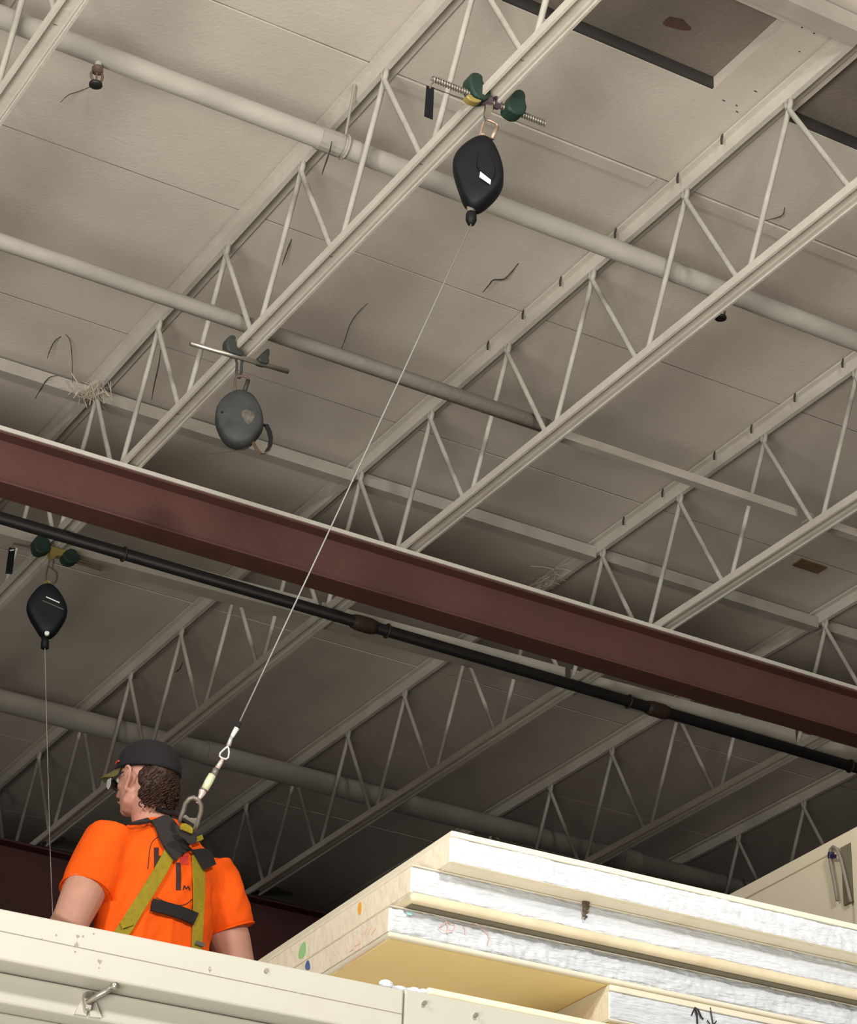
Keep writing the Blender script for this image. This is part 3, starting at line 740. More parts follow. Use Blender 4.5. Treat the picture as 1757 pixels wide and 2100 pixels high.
def panel(label, u0, u1, wv, ztop, zbot, top_t, bot_t, amp, seed, lip_out=0.0, bot_mat='lip', depth=1.22, under='liner', endrec=0.0):
    o = empty('insulated_panel', cool(u0, wv, zbot), label, 'panel', SP)
    w1 = wv + depth
    if top_t > 0: cbox(MB(), u0, wv - 0.002, ztop - top_t, u1, w1, ztop).build('top_skin', M['panelcream'], o, bevel=0.002)
    fm = rough_front(MB(), u0 + 0.004, u1 - 0.004, wv + 0.003, zbot + bot_t, ztop - max(top_t, 0.001), 420, 9, amp, seed)
    fo = fm.build('foam_core', M['foam'], o, smooth=True)
    cbox(MB(), u0, wv + 0.006, zbot + bot_t, u0 + 0.004, w1, ztop - max(top_t, 0.004)).build('end_face', M['edgewood'], o)
    cbox(MB(), u0, wv - lip_out, zbot + 0.003, u1, w1, zbot + bot_t).build('bottom_lip', M['panelcream' if bot_mat == 'cream' else bot_mat], o, bevel=min(bot_t*0.42, 0.012), bevel_seg=4)
    cbox(MB(), u0 + 0.008, wv + 0.012, zbot, u1 - 0.008, w1 - 0.01, zbot + 0.003).build('underside_sheet', M['panelcream' if under == 'cream' else under], o)
    return o
W1 = 5.093
pa = panel('topmost white foam-edged panel of the stack in the foreground', 2.668, 5.10, W1, 2.320, 2.236, 0.015, 0.004, 0.0035, 1.3, under='cream', bot_mat='cream')
pb = panel('second foam-edged panel from the top of the stack, tan rolled lip along its lower edge', 2.594, 5.05, W1 + 0.06, 2.235, 2.136, 0.003, 0.030, 0.0035, 4.1, lip_out=0.006, under='strap_olive')
pc = panel('third panel down with crumbled foam edge and faint red scrawl, tan underside showing', 2.558, 5.02, W1 + 0.10, 2.135, 2.052, 0.002, 0.018, 0.007, 7.7, under='liner', bot_mat='cream')
pd = panel('fourth panel down, shorter, with black marker arrow on its foam', 3.186, 5.00, W1 + 0.10, 2.051+0.0, 1.955, 0.016, 0.008, 0.002, 9.2, bot_mat='cream')
pe = panel('fifth panel down, lying under the one with the marker arrow', 3.10, 5.00, W1 + 0.12, 1.954, 1.87, 0.006, 0.02, 0.003, 3.2)
z = 1.869
for k, nm in enumerate(('sixth', 'seventh', 'eighth')):
    panel(f'{nm} panel from the top, hidden low in the stack behind the cooler edge', 3.15, 5.0, W1 + 0.14, z, z - 0.1245, 0.006, 0.02, 0.003, 2.2 + k)
    z -= 0.126
# crayon and paint on the panel faces (thin strokes lying on the real faces)
def strokes(par, name, paths, wv, r, m):
    for pth in paths:
        pts = [on_plane(u, v, E2*wv, E2) for u, v in pth]
        MB().tube(pts, r, 5).build(name, M[m], par)
def strokes_u(par, name, paths, uv, r, m):
    for pth in paths:
        pts = [on_plane(u, v, E1*uv, E1) for u, v in pth]
        MB().tube(pts, r, 5).build(name, M[m], par)
wf = W1 + 0.10 - 0.002
strokes(pc, 'crayon_mark', [[(902,1898),(918,1890),(932,1897),(930,1907),(910,1910),(900,1902)],[(915,1885),(920,1912)],[(950,1900),(957,1915)],[(985,1902),(1000,1912),(1003,1925),(1000,1938)],[(965,1898),(975,1893),(990,1900)]], wf, 0.0010, 'm_red')
strokes_u(pc, 'crayon_mark', [[(712,1940),(717,1952),(724,1947)],[(728,1925),(730,1950)],[(739,1918),(740,1946)],[(728,1940),(740,1934)],[(746,1918),(754,1902)],[(752,1920),(762,1900)],[(762,1916),(772,1902),(776,1912)],[(757,1937),(764,1930)],[(692,1992),(735,1962),(790,1925)]], 2.5575, 0.0010, 'm_red')
strokes(pd, 'marker_arrow', [[(1430,2104),(1429,2080),(1425,2070)],[(1418,2082),(1425,2066),(1432,2072),(1438,2086),(1442,2090)]], W1 + 0.098, 0.0022, 'm_black')
strokes(pd, 'marker_mark', [[(1456,2066),(1459,2084),(1462,2100),(1461,2108)],[(1450,2092),(1454,2098),(1456,2104)],[(1469,2094),(1464,2100)]], W1 + 0.098, 0.0017, 'm_black')
def patch_u(par, name, px, uv, m):
    pts = smooth_loop([on_plane(u, v, E1*uv, E1) for u, v in px], 2)
    MB().prism(pts, E1, 0.0012).build(name, M[m], par)
patch_u(pb, 'paint_mark', [(735,1852),(741,1848),(742,1868),(737,1880),(733,1868)], 2.5938, 'm_orange')
patch_u(pb, 'paint_mark', [(616,1938),(627,1928),(629,1952),(621,1966),(610,1966)], 2.5938, 'm_green')
patch_u(pc, 'paint_mark', [(627,1974),(633,1967),(637,1985),(633,1990),(625,1988)], 2.5578, 'm_blue')
MB().prism([on_plane(u, v, E2*(wf), E2) for u, v in ((833,1870),(846,1869),(845,1877),(836,1876))], E2, 0.0012).build('paint_mark', M['m_teal'], pc)
# mud dauber dirt blob on the second panel
mb = MB()
for k in range(12):
    t = k/11
    p = on_plane(1201 + 3*math.sin(k*2) - 2*t, 1846 + 38*t, E2*(W1 + 0.052), E2)
    mb.ellipsoid(p, 0.008*(1-t)+0.0015, 0.006, 0.008*(1-t)+0.003, 8, 5)
tag(mb.build('mud_nest', M['dirt'], smooth=True), 'small brown mud nest stuck on the edge of the second foam panel', 'nest')

# ------------------------------------------------------------------ beige box at the right edge
UB = 5.6
bx = empty('beige_box', cool(UB, 7, FLOOR), 'tall beige metal box behind the panel stack at the right edge', 'box')
cbox(MB(), UB, 6.3, FLOOR, 7.4, 9.6, 3.70).build('box_body', M['boxcream'], bx, bevel=0.004)
cbox(MB(), UB - 0.008, 6.3, 3.668, 7.4, 9.6, 3.722).build('top_trim', M['boxcream'], bx, bevel=0.004)
q0, q1 = on_plane(1734, 1725, E1*(UB-0.006), E1), on_plane(1733, 1862, E1*(UB-0.006), E1)
cbox(MB(), UB - 0.010, q0.dot(E2) - 0.035, 3.43, UB, q0.dot(E2) + 0.03, 3.668).build('edge_strip', M['strap_olive'], bx)
cbox(MB(), UB - 0.012, q0.dot(E2) - 0.16, FLOOR, UB, q0.dot(E2) - 0.04, 3.668).build('side_strip', M['boxcream'], bx)
hs = empty('tube_loop', on_plane(1707, 1740, E1*(UB-0.02), E1), 'grey flexible tube looped over the beige box edge with navy tape', 'tube')
MB().tube([on_plane(u, v, E1*(UB - 0.022), E1) for u, v in ((1717,1847),(1712,1815),(1706,1785),(1702,1762),(1703,1742),(1708,1737),(1716,1742),(1724,1762),(1733,1800),(1740,1830),(1744,1850))], 0.0075, 8).build('tube', M['hose'], hs, smooth=True)
MB().tube([on_plane(u, v, E1*(UB - 0.022), E1) for u, v in ((1704,1748),(1703,1760))], 0.013, 10).build('tape_band', M['tape'], hs)
MB().prism([on_plane(u, v, E1*(UB - 0.03), E1) for u, v in ((1703,1752),(1715,1753),(1714,1760),(1703,1759))], E1, 0.003).build('tape_flag', M['tape'], hs)

# ------------------------------------------------------------------ the worker
O = Vector((2.99, 7.10, ZT + 0.0055))                   # between his feet, on the cooler roof
FA = math.radians(99)                          # he faces away and to the left
F = Vector((math.cos(FA), math.sin(FA), 0)); L = Vector((-F.y, F.x, 0)); U = Vector((0, 0, 1))
def P(f, l, z): return O + F*f + L*l + U*z
worker = empty('person', O, 'man in orange T-shirt, black cap and yellow harness, back turned, on the cooler roof', 'person')
HA = math.radians(116)                         # his head is turned further left
HF = Vector((math.cos(HA), math.sin(HA), -0.04)).normalized(); HL = Vector((-HF.y, HF.x, 0)).normalized(); HU = HF.cross(HL)
HU = HU if HU.z > 0 else -HU
HC = ray(299, 1600) * 8.33
def H(f, l, u): return HC + HF*f + HL*l + HU*(u*0.90)

def remeshed(m_, name, vox, smooth_it=3, post=None):
    me = m_.mesh(name + '_raw')
    o = bpy.data.objects.new('tmp', me); C.objects.link(o)
    r = o.modifiers.new('r', 'REMESH'); r.mode = 'VOXEL'; r.voxel_size = vox
    if smooth_it:
        s_ = o.modifiers.new('s', 'SMOOTH'); s_.factor = 0.5; s_.iterations = smooth_it
    dg = bpy.context.evaluated_depsgraph_get(); dg.update()
    out = bpy.data.meshes.new_from_object(o.evaluated_get(dg))
    out.name = name
    bpy.data.objects.remove(o); bpy.data.meshes.remove(me)
    if post:
        for v in out.vertices: v.co = post(v.co)
    return out
def ell_ring(c, ax1, r1, ax2, r2, n=28, p=2.0):
    out = []
    for k in range(n):
        a = 2*math.pi*k/n
        ca, sa = math.cos(a), math.sin(a)
        out.append(c + ax1*(math.copysign(abs(ca)**(2/p), ca)*r1) + ax2*(math.copysign(abs(sa)**(2/p), sa)*r2))
    return out
# joints
shL, shR = P(-0.005, 0.195, 1.475), P(-0.005, -0.195, 1.475)
elL = P(-0.035, 0.318, 1.16); wrL = P(0.20, 0.25, 1.12)
elR = P(-0.015, -0.345, 1.15); wrR = P(0.22, -0.25, 1.12)
def hand(m_, wr, dirv, side):
    d = dirv.normalized(); s_ = side.normalized(); n = d.cross(s_)
    pc_ = wr + d*0.05
    m_.loft([ell_ring(wr, s_, .028, n, .02, 10), ell_ring(wr + d*.03, s_, .038, n, .016, 10), ell_ring(wr + d*.085, s_, .042, n, .014, 10), ell_ring(wr + d*.10, s_, .036, n, .010, 10)])
    for k, ln in enumerate((.070, .080, .074, .058)):
        b = wr + d*.092 + s_*(.030 - .020*k)
        m_.tube([b, b + d*ln*.4 - n*.006, b + d*ln*.72 - n*.022, b + d*ln*.86 - n*.040], [.0092, .0088, .008, .007], 8)
    b = wr + d*.03 + s_*.034
    m_.tube([b, b + d*.03 + s_*.022, b + d*.06 + s_*.03 - n*.01, b + d*.075 + s_*.026 - n*.02], [.012, .011, .0095, .008], 8)
bm_ = MB()
# legs, hips
for s in (1, -1):
    hip, kn, an = P(0, 0.10*s, 0.90), P(0.02, 0.11*s, 0.50), P(-0.02, 0.12*s, 0.09)
    bm_.tube([hip, (hip+kn)/2, kn, kn.lerp(an, .35), an], [.088, .080, .058, .056, .038], 16)
    bm_.loft([ell_ring(an + F*f + U*z_, L, a, U, b, 10) for f, z_, a, b in ((-.05,-.05,.03,.03),(0,-.045,.038,.042),(.10,-.06,.042,.026),(.18,-.068,.03,.016))])
bm_.loft([ell_ring(P(f, 0, z_), L, a, F, b, 24) for z_, a, b, f in ((.86,.13,.10,0),(.95,.165,.115,0),(1.05,.16,.11,0),(1.2,.175,.115,0),(1.36,.19,.115,0),(1.46,.165,.09,0),(1.53,.085,.07,.0))])
# neck and head (head turned on the neck)
nb = P(0.005, 0.0, 1.48)
bm_.tube([nb, nb.lerp(H(-.015, 0, -.12), .5), H(-.012, 0, -.075)], [.072, .064, .062], 18)
prof = [(-.128, .012, .030, .034, .030), (-.118, .055, .030, .045, .038), (-.10, .060, .030, .060, .050), (-.07, .068, .012, .078, .062), (-.03, .074, .003, .092, .070), (.01, .078, .0, .098, .076), (.05, .078, -.004, .098, .076), (.085, .068, -.006, .086, .066), (.11, .045, -.008, .058, .044), (.122, .015, -.008, .02, .015)]
bm_.loft([ell_ring(H(fo, 0, u_), HL, hw, HF, hf, 24) for u_, hw, fo, hf, hw2 in [(a, e, c, d, b) for a, b, c, d, e in prof]])
bm_.ellipsoid(H(.075, 0, -.104), .026, .020, .018, 12, 8, (HL, HF, HU))        # chin
for s in (1, -1): 
    bm_.tube([H(.0, .058*s, -.06), H(.03, .05*s, -.092), H(.065, .022*s, -.108)], [.018, .018, .016], 10)   # jaw
    bm_.ellipsoid(H(.066, .040*s, -.022), .020, .018, .014, 10, 8, (HL, HF, HU))                              # cheekbone
    bm_.ellipsoid(H(.084, .030*s, .026), .022, .010, .007, 10, 8, (HL, HF, HU))                               # brow
bm_.tube([H(.088, 0, .018), H(.104, 0, -.012), H(.114, 0, -.032), H(.100, 0, -.042)], [.008, .011, .014, .008], 10)
for s in (1, -1): bm_.ellipsoid(H(.098, .012*s, -.038), .009, .009, .007, 8, 6, (HL, HF, HU))
bm_.ellipsoid(H(.094, 0, -.062), .022, .010, .006, 10, 6, (HL, HF, HU)); bm_.ellipsoid(H(.092, 0, -.073), .019, .010, .006, 10, 6, (HL, HF, HU))
# ears: rim, lobe
for s in (1, -1):
    ex = .084*s
    bm_.tube([H(.016, ex - .004*s, -.068), H(-.002, ex + .008*s, -.050), H(-.022, ex + .022*s, -.026), H(-.027, ex + .028*s, -.004), H(-.014, ex + .026*s, .008), H(.008, ex + .012*s, .006), H(.020, ex + .0*s, -.012)], [.008, .0065, .0065, .007, .007, .0065, .006], 8)
    bm_.ellipsoid(H(.000, ex + .005*s, -.024), .009, .018, .027, 10, 8, (HL, HF, HU))
    bm_.ellipsoid(H(.013, ex + .001*s, -.060), .008, .009, .012, 8, 6, (HL, HF, HU))
# arms
for sh, el, wr, s in ((shL, elL, wrL, 1), (shR, elR, wrR, -1)):
    bm_.tube([sh.lerp(P(0, .06*s, 1.42), .6), sh - U*.02, sh.lerp(el, .35), sh.lerp(el, .7), el, el.lerp(wr, .3), el.lerp(wr, .7), wr], [.055, .058, .070, .069, .060, .058, .044, .030], 16)
    hand(bm_, wr - (wr - el).normalized()*.01, wr - el, -L*s*0.4 + U*0.9)
bme = remeshed(bm_, 'body', 0.0065, 2)
body = link_mesh('body', bme, M['skin'], worker, smooth=True)
# facial details
for s in (1, -1):
    e_ = MB().ellipsoid(H(.086, .032*s, .010), .012, .012, .010, 12, 8, (HL, HF, HU)).build('eye', M['eye'], worker, smooth=True)
    MB().ellipsoid(H(.0965, .032*s, .010), .005, .002, .005, 10, 6, (HL, HF, HU)).build('iris', M['iris'], e_, smooth=True)
MB().tube([H(.098, -.020, -.068), H(.1045, 0, -.067), H(.098, .020, -.068)], [.002, .0035, .002], 6).build('lips', M['lipskin'], worker, smooth=True)

# --- shirt
sm = MB()
rings = [(.90,.205,.150,.0,2.2),(1.00,.202,.145,.0,2.2),(1.10,.204,.142,-.004,2.2),(1.20,.210,.140,-.008,2.2),(1.30,.218,.140,-.012,2.2),(1.40,.222,.134,-.012,2.2),(1.46,.212,.122,-.010,2.1),(1.505,.178,.108,-.006,2.0),(1.54,.132,.094,.0,2.0),(1.57,.098,.082,.006,2.0),(1.592,.080,.074,.008,2.0)]
sm.loft([ell_ring(P(f, 0, z_), L, a, F, b, 36, p) for z_, a, b, f, p in rings])
hemL, hemR = P(-0.012, 0.262, 1.268), P(-0.008, -0.298, 1.285)
def sleeve(sh, el, hem, s, r_hem, flare):
    d = (el - sh).normalized()
    side = L*s
    a1 = (side - d*side.dot(d)).normalized(); a2 = d.cross(a1)
    st = P(0, .10*s, 1.45)
    return [ell_ring(st, U, .075, F, .09, 24), ell_ring(sh - d*.01 + side*-.005, a1, .082, a2, .096, 24), ell_ring(sh.lerp(hem, .35), a1, .086, a2, .098, 24), ell_ring(sh.lerp(hem, .7), a1, .086 + flare*.4, a2, .098 + flare*.4, 24), ell_ring(hem, a1, r_hem, a2, r_hem*1.10, 24)]
sm.loft(sleeve(shL, elL, hemL, 1, .084, .004)); sm.loft(sleeve(shR, elR, hemR, -1, .082, .004))
def wrinkle(co):
    r = co - O
    f, l, z_ = r.dot(F), r.dot(L), r.dot(U)
    d = 0.007*noise.noise((l*14 + z_*3, z_*3.5, f*3)) + 0.005*noise.noise((l*30 + z_*14, z_*8, 1.7))
    for s in (1, -1):      # folds running down from the armpit
        d += 0.010*math.exp(-((l*s - .165 - .03*math.sin(z_*7))/.02)**2) * (1 if z_ < 1.36 else math.exp(-((z_-1.36)/.05)**2)) * -1
    for k, lx in enumerate((-.09, .02, .11)):
        d += 0.007*math.exp(-((l - lx - .05*(1.2 - z_)*(k-1))/.010)**2) * max(0, min(1, (1.32 - z_)/.15))
    out = Vector((r.x, r.y, 0)); 
    out = (F*f + L*l*0.5).normalized() if (abs(f) + abs(l)) > 1e-4 else U
    return co + out*d
sme = remeshed(sm, 't_shirt', 0.009, 6, wrinkle)
shirt = link_mesh('t_shirt', sme, M['orange'], worker, smooth=True)
bvh = BVHTree.FromPolygons([v.co for v in sme.vertices], [p.vertices for p in sme.polygons])
# sleeve hems, a rolled edge standing just off the sleeve end
for sh, el, hem, r_ in ((shL, elL, hemL, .084), (shR, elR, hemR, .082)):
    d = (el - sh).normalized(); side = (hem - O); side = (side - d*side.dot(d)).normalized(); a2 = d.cross(side)
    MB().tube(ell_ring(hem - d*.004, side, r_*.985, a2, r_*1.085, 32), .0035, 6, closed=True).build('sleeve_hem', M['orange'], shirt, smooth=True)
nk = [P(.006 + .078*math.cos(a), .083*math.sin(a), 1.588 + .006*(1 - math.cos(a)) - .025*max(0, math.cos(a))) for a in [2*math.pi*k/28 for k in range(28)]]
MB().tube(nk, .010, 8, closed=True).build('neckband', M['webblack'], shirt, smooth=True)

def cast(u, v, off=0.0, fallback=8.05):
    d = ray(u, v)
    hit, nn, idx, dist = bvh.ray_cast(Vector((0, 0, 0)), d, 20)
    if hit is None:
        hit, nn, idx, dist = bvh.find_nearest(d * fallback)
    if nn.dot(d) > 0: nn = -nn
    return hit + nn*off, nn
def dense(pts, n):
    out = []
    tot = sum((Vector(pts[i+1]) - Vector(pts[i])).length for i in range(len(pts)-1))
    for i in range(len(pts)-1):
        a, b = Vector(pts[i]), Vector(pts[i+1])
        k = max(1, int(round(n*(b-a).length/tot)))
        for j in range(k): out.append(a.lerp(b, j/k))
    out.append(Vector(pts[-1]))
    return out
def strap(name, px, wid, m, par, off=0.007, th=0.004, n=18, label=None):
    """webbing laid over the shirt: real ribbon following the cloth"""
    q = dense([Vector((a, b)) for a, b in px], n)
    ws = wid if isinstance(wid, (list, tuple)) else [wid]*2
    rings = []
    for i, p in enumerate(q):
        t = q[min(i+1, len(q)-1)] - q[max(i-1, 0)]
        t.normalize(); nr = Vector((-t.y, t.x))
        wv = ws[0] + (ws[-1]-ws[0])*i/(len(q)-1)
        a, na = cast(*(p - nr*wv/2)); b, nb_ = cast(*(p + nr*wv/2)); c, nc = cast(*p)
        lift = max(0.0, (c - (a+b)/2).dot(nc))
        n_ = (na + nb_ + nc).normalized()
        a += n_*(off + lift*.6); b += n_*(off + lift*.6)
        rings.append([a - n_*th/2, b - n_*th/2, b + n_*th/2, a + n_*th/2])
    # smooth along the strap
    for _ in range(7):
        r2 = [r[:] for r in rings]
        for i in range(1, len(rings)-1):
            for k in range(4): r2[i][k] = rings[i][k]*.5 + (rings[i-1][k] + rings[i+1][k])*.25
        rings = r2
    return MB().loft(rings).build(name, M[m], par, label=label)
zp = lambda p: zoomed(p, 90, 1480, 0.25612)
# shirt print
pr = 0.0015
strap('print_bar', zp([(898,1010),(900,1130),(897,1250)]), 10, 'print', shirt, pr, .001)
strap('print_bar', zp([(1074,1130),(1076,1240),(1075,1350)]), 10, 'print', shirt, pr, .001)
strap('print_patch', zp([(1120,1055),(1122,1145)]), 17, 'print_red', shirt, pr, .001)
strap('print_bar', zp([(925,1075),(945,1180)]), 5, 'print', shirt, pr, .001)
strap('print_arc', zp([(960,905),(900,925),(860,965),(848,1000),(838,1100),(830,1180)]), 1.6, 'print', shirt, pr, .001)
strap('print_arc', zp([(900,1410),(960,1440),(1060,1475),(1120,1472),(1165,1450),(1185,1420)]), 1.6, 'print', shirt, pr, .001)
strap('print_letter', zp([(1112,1348),(1122,1312)]), 2.2, 'print', shirt, pr, .001, 6)
strap('print_letter', zp([(1122,1312),(1136,1340)]), 2.2, 'print', shirt, pr, .001, 6)
strap('print_letter', zp([(1136,1340),(1155,1318)]), 2.2, 'print', shirt, pr, .001, 6)
strap('print_letter', zp([(1155,1318),(1164,1350)]), 2.2, 'print', shirt, pr, .001, 6)
# --- harness (worn, so a part of him)
hn = strap('harness', zp([(1020,1020),(930,1190),(800,1400),(660,1660),(580,1780),(520,1880)]), [25, 31], 'yellow', worker, .009, .005, 26, 'dirty yellow webbing harness')
strap('back_strap', zp([(1220,1080),(1224,1250),(1226,1450),(1215,1650),(1208,1790),(1203,1900),(1198,2040)]), [25, 18], 'yellow', hn, .009, .005, 24)
strap('chest_pad', zp([(850,1475),(960,1500),(1080,1535),(1200,1590)]), 25, 'webblack', hn, .013, .008, 16, 'black cross strap')
strap('shoulder_pad', zp([(845,768),(880,785),(920,812),(960,870),(1000,950),(1050,1010),(1100,1050)]), [26, 60], 'strapgrey', hn, .016, .010, 22, 'dark padded yoke')
strap('shoulder_pad', zp([(1110,1035),(1060,1020),(1010,1030),(970,1060)]), [26, 24], 'webblack', hn, .018, .008, 12)
strap('shoulder_pad', zp([(1120,930),(1190,1000),(1240,1070),(1265,1130),(1290,1180)]), [40, 24], 'webblack', hn, .017, .010, 16)
strap('strap_keeper', zp([(1075,890),(1110,940),(1145,995)]), 14, 'yellow', hn, .025, .005, 8)
strap('strap_keeper', zp([(1165,990),(1222,972)]), 10, 'yellow', hn, .027, .006, 6)
strap('strap_tail', zp([(630,1640),(700,1610)]), 16, 'yellow', hn, .016, .004, 5)
strap('buckle', zp([(1190,1775),(1245,1792)]), 8, 'dring', hn, .016, .006, 5)
# dorsal D-ring, pulled up by the lifeline
DP, dn = cast(*zp([(1130,960)])[0])
dd = (DP.length)
DN = (-ray(388, 1690) + Vector((0, 0, -0.25))).normalized()
D0 = ray(388, 1700)*(dd - 0.075)
zd = lambda p: zoomed(p, 340, 1460, 0.16187)
ringpts = smooth_loop(outline(zd([(160,1350),(200,1240),(235,1140),(300,1085),(370,1085),(430,1130),(455,1200),(450,1280),(410,1370),(395,1340),(430,1250),(430,1180)][:9] + [(400,1440),(370,1520)]), D0, DN), 0)
dr = MB().tube([on_plane(u, v, D0, DN) for u, v in zd([(175,1400),(190,1330),(225,1240),(248,1160),(300,1100),(350,1085),(405,1110),(445,1180),(445,1260),(418,1340),(400,1420),(370,1500)])], [.006,.0075,.008,.008,.008,.008,.008,.008,.008,.0075,.007,.006], 10).build('d_ring', M['dring'], hn, smooth=True, label='dull forged steel ring')
MB().prism(outline(zd([(165,1350),(250,1300),(300,1340),(360,1345),(420,1340),(395,1440),(360,1530),(345,1470),(350,1425),(210,1345),(175,1420),(152,1400)]), D0, DN), DN, 0.008).build('ring_plate', M['dring'], hn, bevel=.002)
MB().prism(outline(zd([(205,1350),(235,1345),(360,1425),(350,1455),(330,1440),(215,1375)]), D0 + DN*.006, DN), DN, 0.003).build('ring_slot', M['webblack'], hn)
MB().prism(smooth_loop(outline(zd([(165,1470),(215,1395),(345,1460),(345,1530),(330,1545),(250,1510)]), D0 + DN*.010, DN), 1), DN, 0.012).build('web_loop', M['yellow'], hn, bevel=.003)
MB().prism(smooth_loop(outline(zd([(120,1470),(200,1500),(330,1540),(380,1530),(400,1650),(300,1680),(230,1600),(150,1560)]), D0 - DN*.004, DN), 1), DN, 0.02).build('ring_pad', M['strapgrey'], hn, bevel=.004)

# --- trousers and boots (hidden behind the cooler edge)
tm = MB()
tm.loft([ell_ring(P(0, 0, z_), L, a, F, b, 24) for z_, a, b in ((.84,.165,.125),(.92,.185,.135),(1.0,.182,.13))])
for s in (1, -1):
    hip, kn, an = P(0, 0.095*s, 0.90), P(0.02, 0.11*s, 0.50), P(-0.02, 0.12*s, 0.09)
    tm.tube([hip, (hip+kn)/2, kn, kn.lerp(an, .4), an - U*.02], [.10, .095, .078, .074, .070], 18)
link_mesh('trousers', remeshed(tm, 'trousers', 0.014, 3), M['jeans'], worker, smooth=True)
for s in (1, -1):
    an = P(-0.02, 0.12*s, 0.09)
    bt = MB().loft([ell_ring(an + F*f + U*z_, L, a, U, b, 14, 2.6) for f, z_, a, b in ((-.075,-.045,.03,.04),(-.05,-.035,.045,.052),(0,-.02,.05,.068),(.08,-.05,.05,.038),(.16,-.055,.05,.033),(.215,-.058,.04,.028),(.235,-.06,.02,.018))])
    bt.tube([an - U*.02, an + U*.08], .056, 14)
    bt.build('boot', M['boot'], worker, smooth=True)

# --- cap, hair, glasses
cm = []
rings = []
for i in range(13):
    t = i/12; a = t*math.pi/2*0.985
    u_ = .012 + .124*math.sin(a)
    k = math.cos(a)**0.62
    rings.append(ell_ring(H(-.010 - .006*t, 0, u_), HL, .092*k + .001, HF, .118*k + .001, 32))
rings = [ell_ring(H(-.006, 0, .012), HL, .086, HF, .110, 32)] + rings
CT = lambda p: p + HU*(0.17*(p - HC).dot(HF) + 0.012)
rings = [[CT(p) for p in r] for r in rings]
capm = MB().loft(rings)
cap = capm.build('cap', M['cap'], worker, smooth=True, label='black baseball cap with olive brim')
bl = []
br_ = MB()
n = 17
topv, botv = [], []
def brim_pt(t, r):      # t -1..1 across the front, r 0..1 outwards
    a = t*math.radians(62)
    base = H(-.006 + .104*math.cos(a), .083*math.sin(a), .024 - .006*abs(t))
    ext = .088*math.cos(t*math.pi/2*0.96)**0.55
    return CT(base + HF*(ext*r) + HU*(-.022*r - .016*(abs(t)**2)*r))
rows = [[brim_pt(-1 + 2*i/(n-1), r) for i in range(n)] for r in (0, .35, .7, 1.0)]
for th in (0, 1):
    for r in rows: br_.v += [tuple(p + HU*(.004*th)) for p in r]
R_ = len(rows)
for th in (0, 1):
    o_ = th*R_*n
    for j in range(R_-1):
        for i in range(n-1): br_.f.append((o_+j*n+i, o_+j*n+i+1, o_+(j+1)*n+i+1, o_+(j+1)*n+i))
o_ = R_*n
for i in range(n-1):
    br_.f.append(((R_-1)*n+i, (R_-1)*n+i+1, o_+(R_-1)*n+i+1, o_+(R_-1)*n+i)); br_.f.append((i, i+1, o_+i+1, o_+i))
br_.build('brim', M['olive'], cap, smooth=False, label='olive brim')
MB().ellipsoid(CT(H(-.016, 0, .138)), .008, .008, .005, 10, 6, (HL, HF, HU)).build('cap_button', M['cap'], cap)
MB().tube([CT(H(-.008 + .1165*math.cos(a), .0915*math.sin(a), .016)) for a in [math.radians(d_) for d_ in range(35, 326, 10)]], .004, 6).build('cap_band', M['cap'], cap, smooth=True)
MB().tube([CT(H(.072, .074, .030)), CT(H(.060, .081, .032)), CT(H(.046, .087, .032))], .0028, 6).build('cap_trim', M['print_red'], cap, label='small red trim')
hm = MB()
def hrad(az, u_):
    return H(-.004 + math.cos(az)*.100, math.sin(az)*.083, u_)
rng = random.Random(5)
for i in range(210):
    az = math.radians(rng.uniform(112, 250)); u_ = rng.uniform(-.115, .012)
    k = 1.0 if u_ > -.06 else 1 - (-.06 - u_)*3.2
    c = H(-.006 + math.cos(az)*.098*k, math.sin(az)*.080*k, u_)
    if math.cos(az) > -.15 and u_ < -.06: continue
    r_ = rng.uniform(.011, .019)
    hm.ellipsoid(c, r_, r_, r_*rng.uniform(.7, 1.2), 8, 6)
hme = remeshed(hm, 'hair', 0.005, 1)
hair = link_mesh('hair', hme, M['hair'], worker, smooth=True)
cu = MB()
for i in range(260):
    az = math.radians(rng.uniform(114, 262)); u_ = rng.uniform(-.12, -.005)
    if math.cos(az) > -.2 and u_ < -.06: continue
    k = 1.0 if u_ > -.06 else 1 - (-.06 - u_)*3.0
    c = H(-.006 + math.cos(az)*.108*k, math.sin(az)*.088*k, u_)
    out = (HF*math.cos(az) + HL*math.sin(az)); tn = (-HF*math.sin(az) + HL*math.cos(az))
    pts = []
    ph = rng.uniform(0, 6.28); rr = rng.uniform(.005, .010)
    for q in range(9):
        a = ph + q*.75
        pts.append(c + out*(.004 + rr*math.sin(a)*.8) + tn*(rr*math.cos(a)) - HU*(q*.0035))
    cu.tube(pts, .0022, 4)
cu.build('curl', M['hair'], hair, smooth=True, kind='stuff')
gl = MB().tube([H(-.01, .083, .006), H(.03, .082, .006), H(.075, .070, .004), H(.098, .060, .0)], .0028, 6).build('glasses', M['lens'], worker, smooth=True, label='dark safety glasses with bright silver side')
MB().tube([H(-.01, -.083, .006), H(.03, -.082, .006), H(.075, -.070, .004), H(.098, -.060, .0)], .0028, 6).build('temple_arm', M['lens'], gl, smooth=True)
for s in (1, -1):
    MB().loft([[H(.100 + dx, .058*s, .016), H(.112 + dx, .012*s, .016), H(.110 + dx, .014*s, -.020), H(.102 + dx, .050*s, -.024)] for dx in (0, .003)]).build('lens', M['lens'], gl)
MB().prism([H(.096, .064, .010), H(.114, .061, .006), H(.117, .060, -.020), H(.106, .063, -.034), H(.094, .066, -.016)], HL, .004).build('side_shield', M['silver'], gl, bevel=.001)

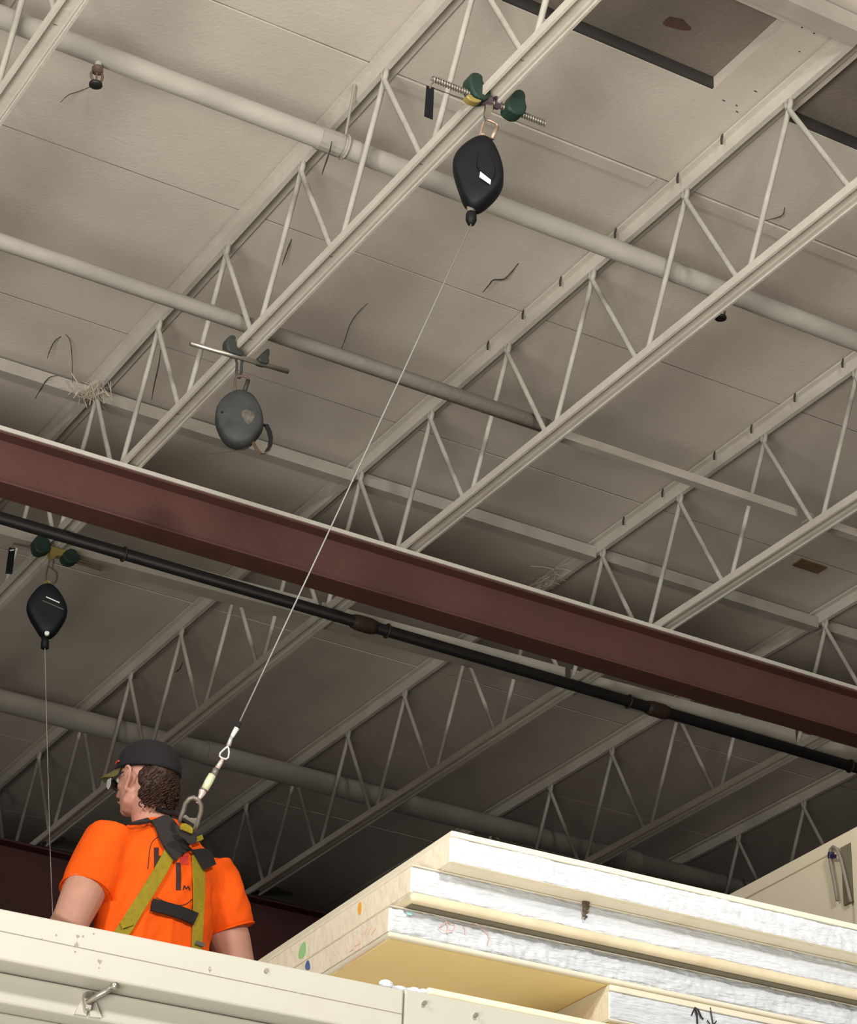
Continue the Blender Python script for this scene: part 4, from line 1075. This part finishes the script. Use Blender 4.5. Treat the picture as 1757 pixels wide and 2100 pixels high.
# ------------------------------------------------------------------ wire rope from reel 1 to the D-ring
ringtop = on_plane(*zd([(400,1125)])[0], D0, DN)
start = bp[-1]
def along(u, v):      # a point of the straight line from reel to ring nearest to the view ray
    d = ray(u, v); a = start; b = (ringtop - start).normalized()
    w0 = -a; bb = b.dot(d); 
    t = (d.dot(a)*bb - b.dot(a)) / (1 - bb*bb) if abs(1 - bb*bb) > 1e-9 else 0
    q = a + b*t
    dist = q.length
    return d*dist
endc = along(490, 1483)
MB().tube([start, start.lerp(endc, .33) + Vector((0,0,-.006)), start.lerp(endc, .66) + Vector((0,0,-.006)), endc], 0.0029, 8).build('lifeline_cable', M['cable'], s1, smooth=True, label='bright wire rope')
MB().tube([along(491, 1481), along(486, 1493)], 0.008, 8).build('sleeve', M['webblack'], s1, smooth=True)
MB().tube([along(*p) for p in zd([(900,205),(850,290),(835,320)])], [.009, .0075, .006], 10).build('ferrule', M['label'], s1, smooth=True)
MB().tube([along(*p) for p in zd([(835,310),(790,430)])], [.006, .008], 10).build('ferrule', M['silver'], s1, smooth=True)
MB().tube([along(*p) for p in zd([(785,432),(730,480),(690,520),(680,560),(710,585),(760,600),(790,580),(800,520),(795,460)])], .0038, 8, closed=True).build('thimble', M['silver'], s1, smooth=True)
hk = empty('snap_hook', along(*zd([(560,900)])[0]), 'bright snap hook joining the wire rope to the harness ring', 'hook')
MB().tube([along(*p) for p in zd([(725,590),(690,650),(650,715)])], [.005, .008, .009], 8).build('swivel_eye', M['hookpink'], hk, smooth=True)
MB().tube([along(*p) for p in zd([(640,720),(605,800)])], [.010, .012], 10).build('swivel_barrel', M['dring'], hk, smooth=True)
MB().tube([along(*p) for p in zd([(590,800),(540,890),(490,985)])], [.013, .014, .0125], 10).build('hook_body', M['hook'], hk, smooth=True)
MB().tube([along(*p) for p in zd([(475,990),(465,1010),(455,1040),(430,1085),(410,1120),(395,1155)])], [.0125, .013, .011, .007, .005, .004], 10).build('hook_nose', M['hookpink'], hk, smooth=True)
MB().tube([along(*p) for p in zd([(480,980),(470,1000)])], .0132, 10).build('gate_ring', M['dring'], hk, smooth=True)

S.render.film_transparent = False
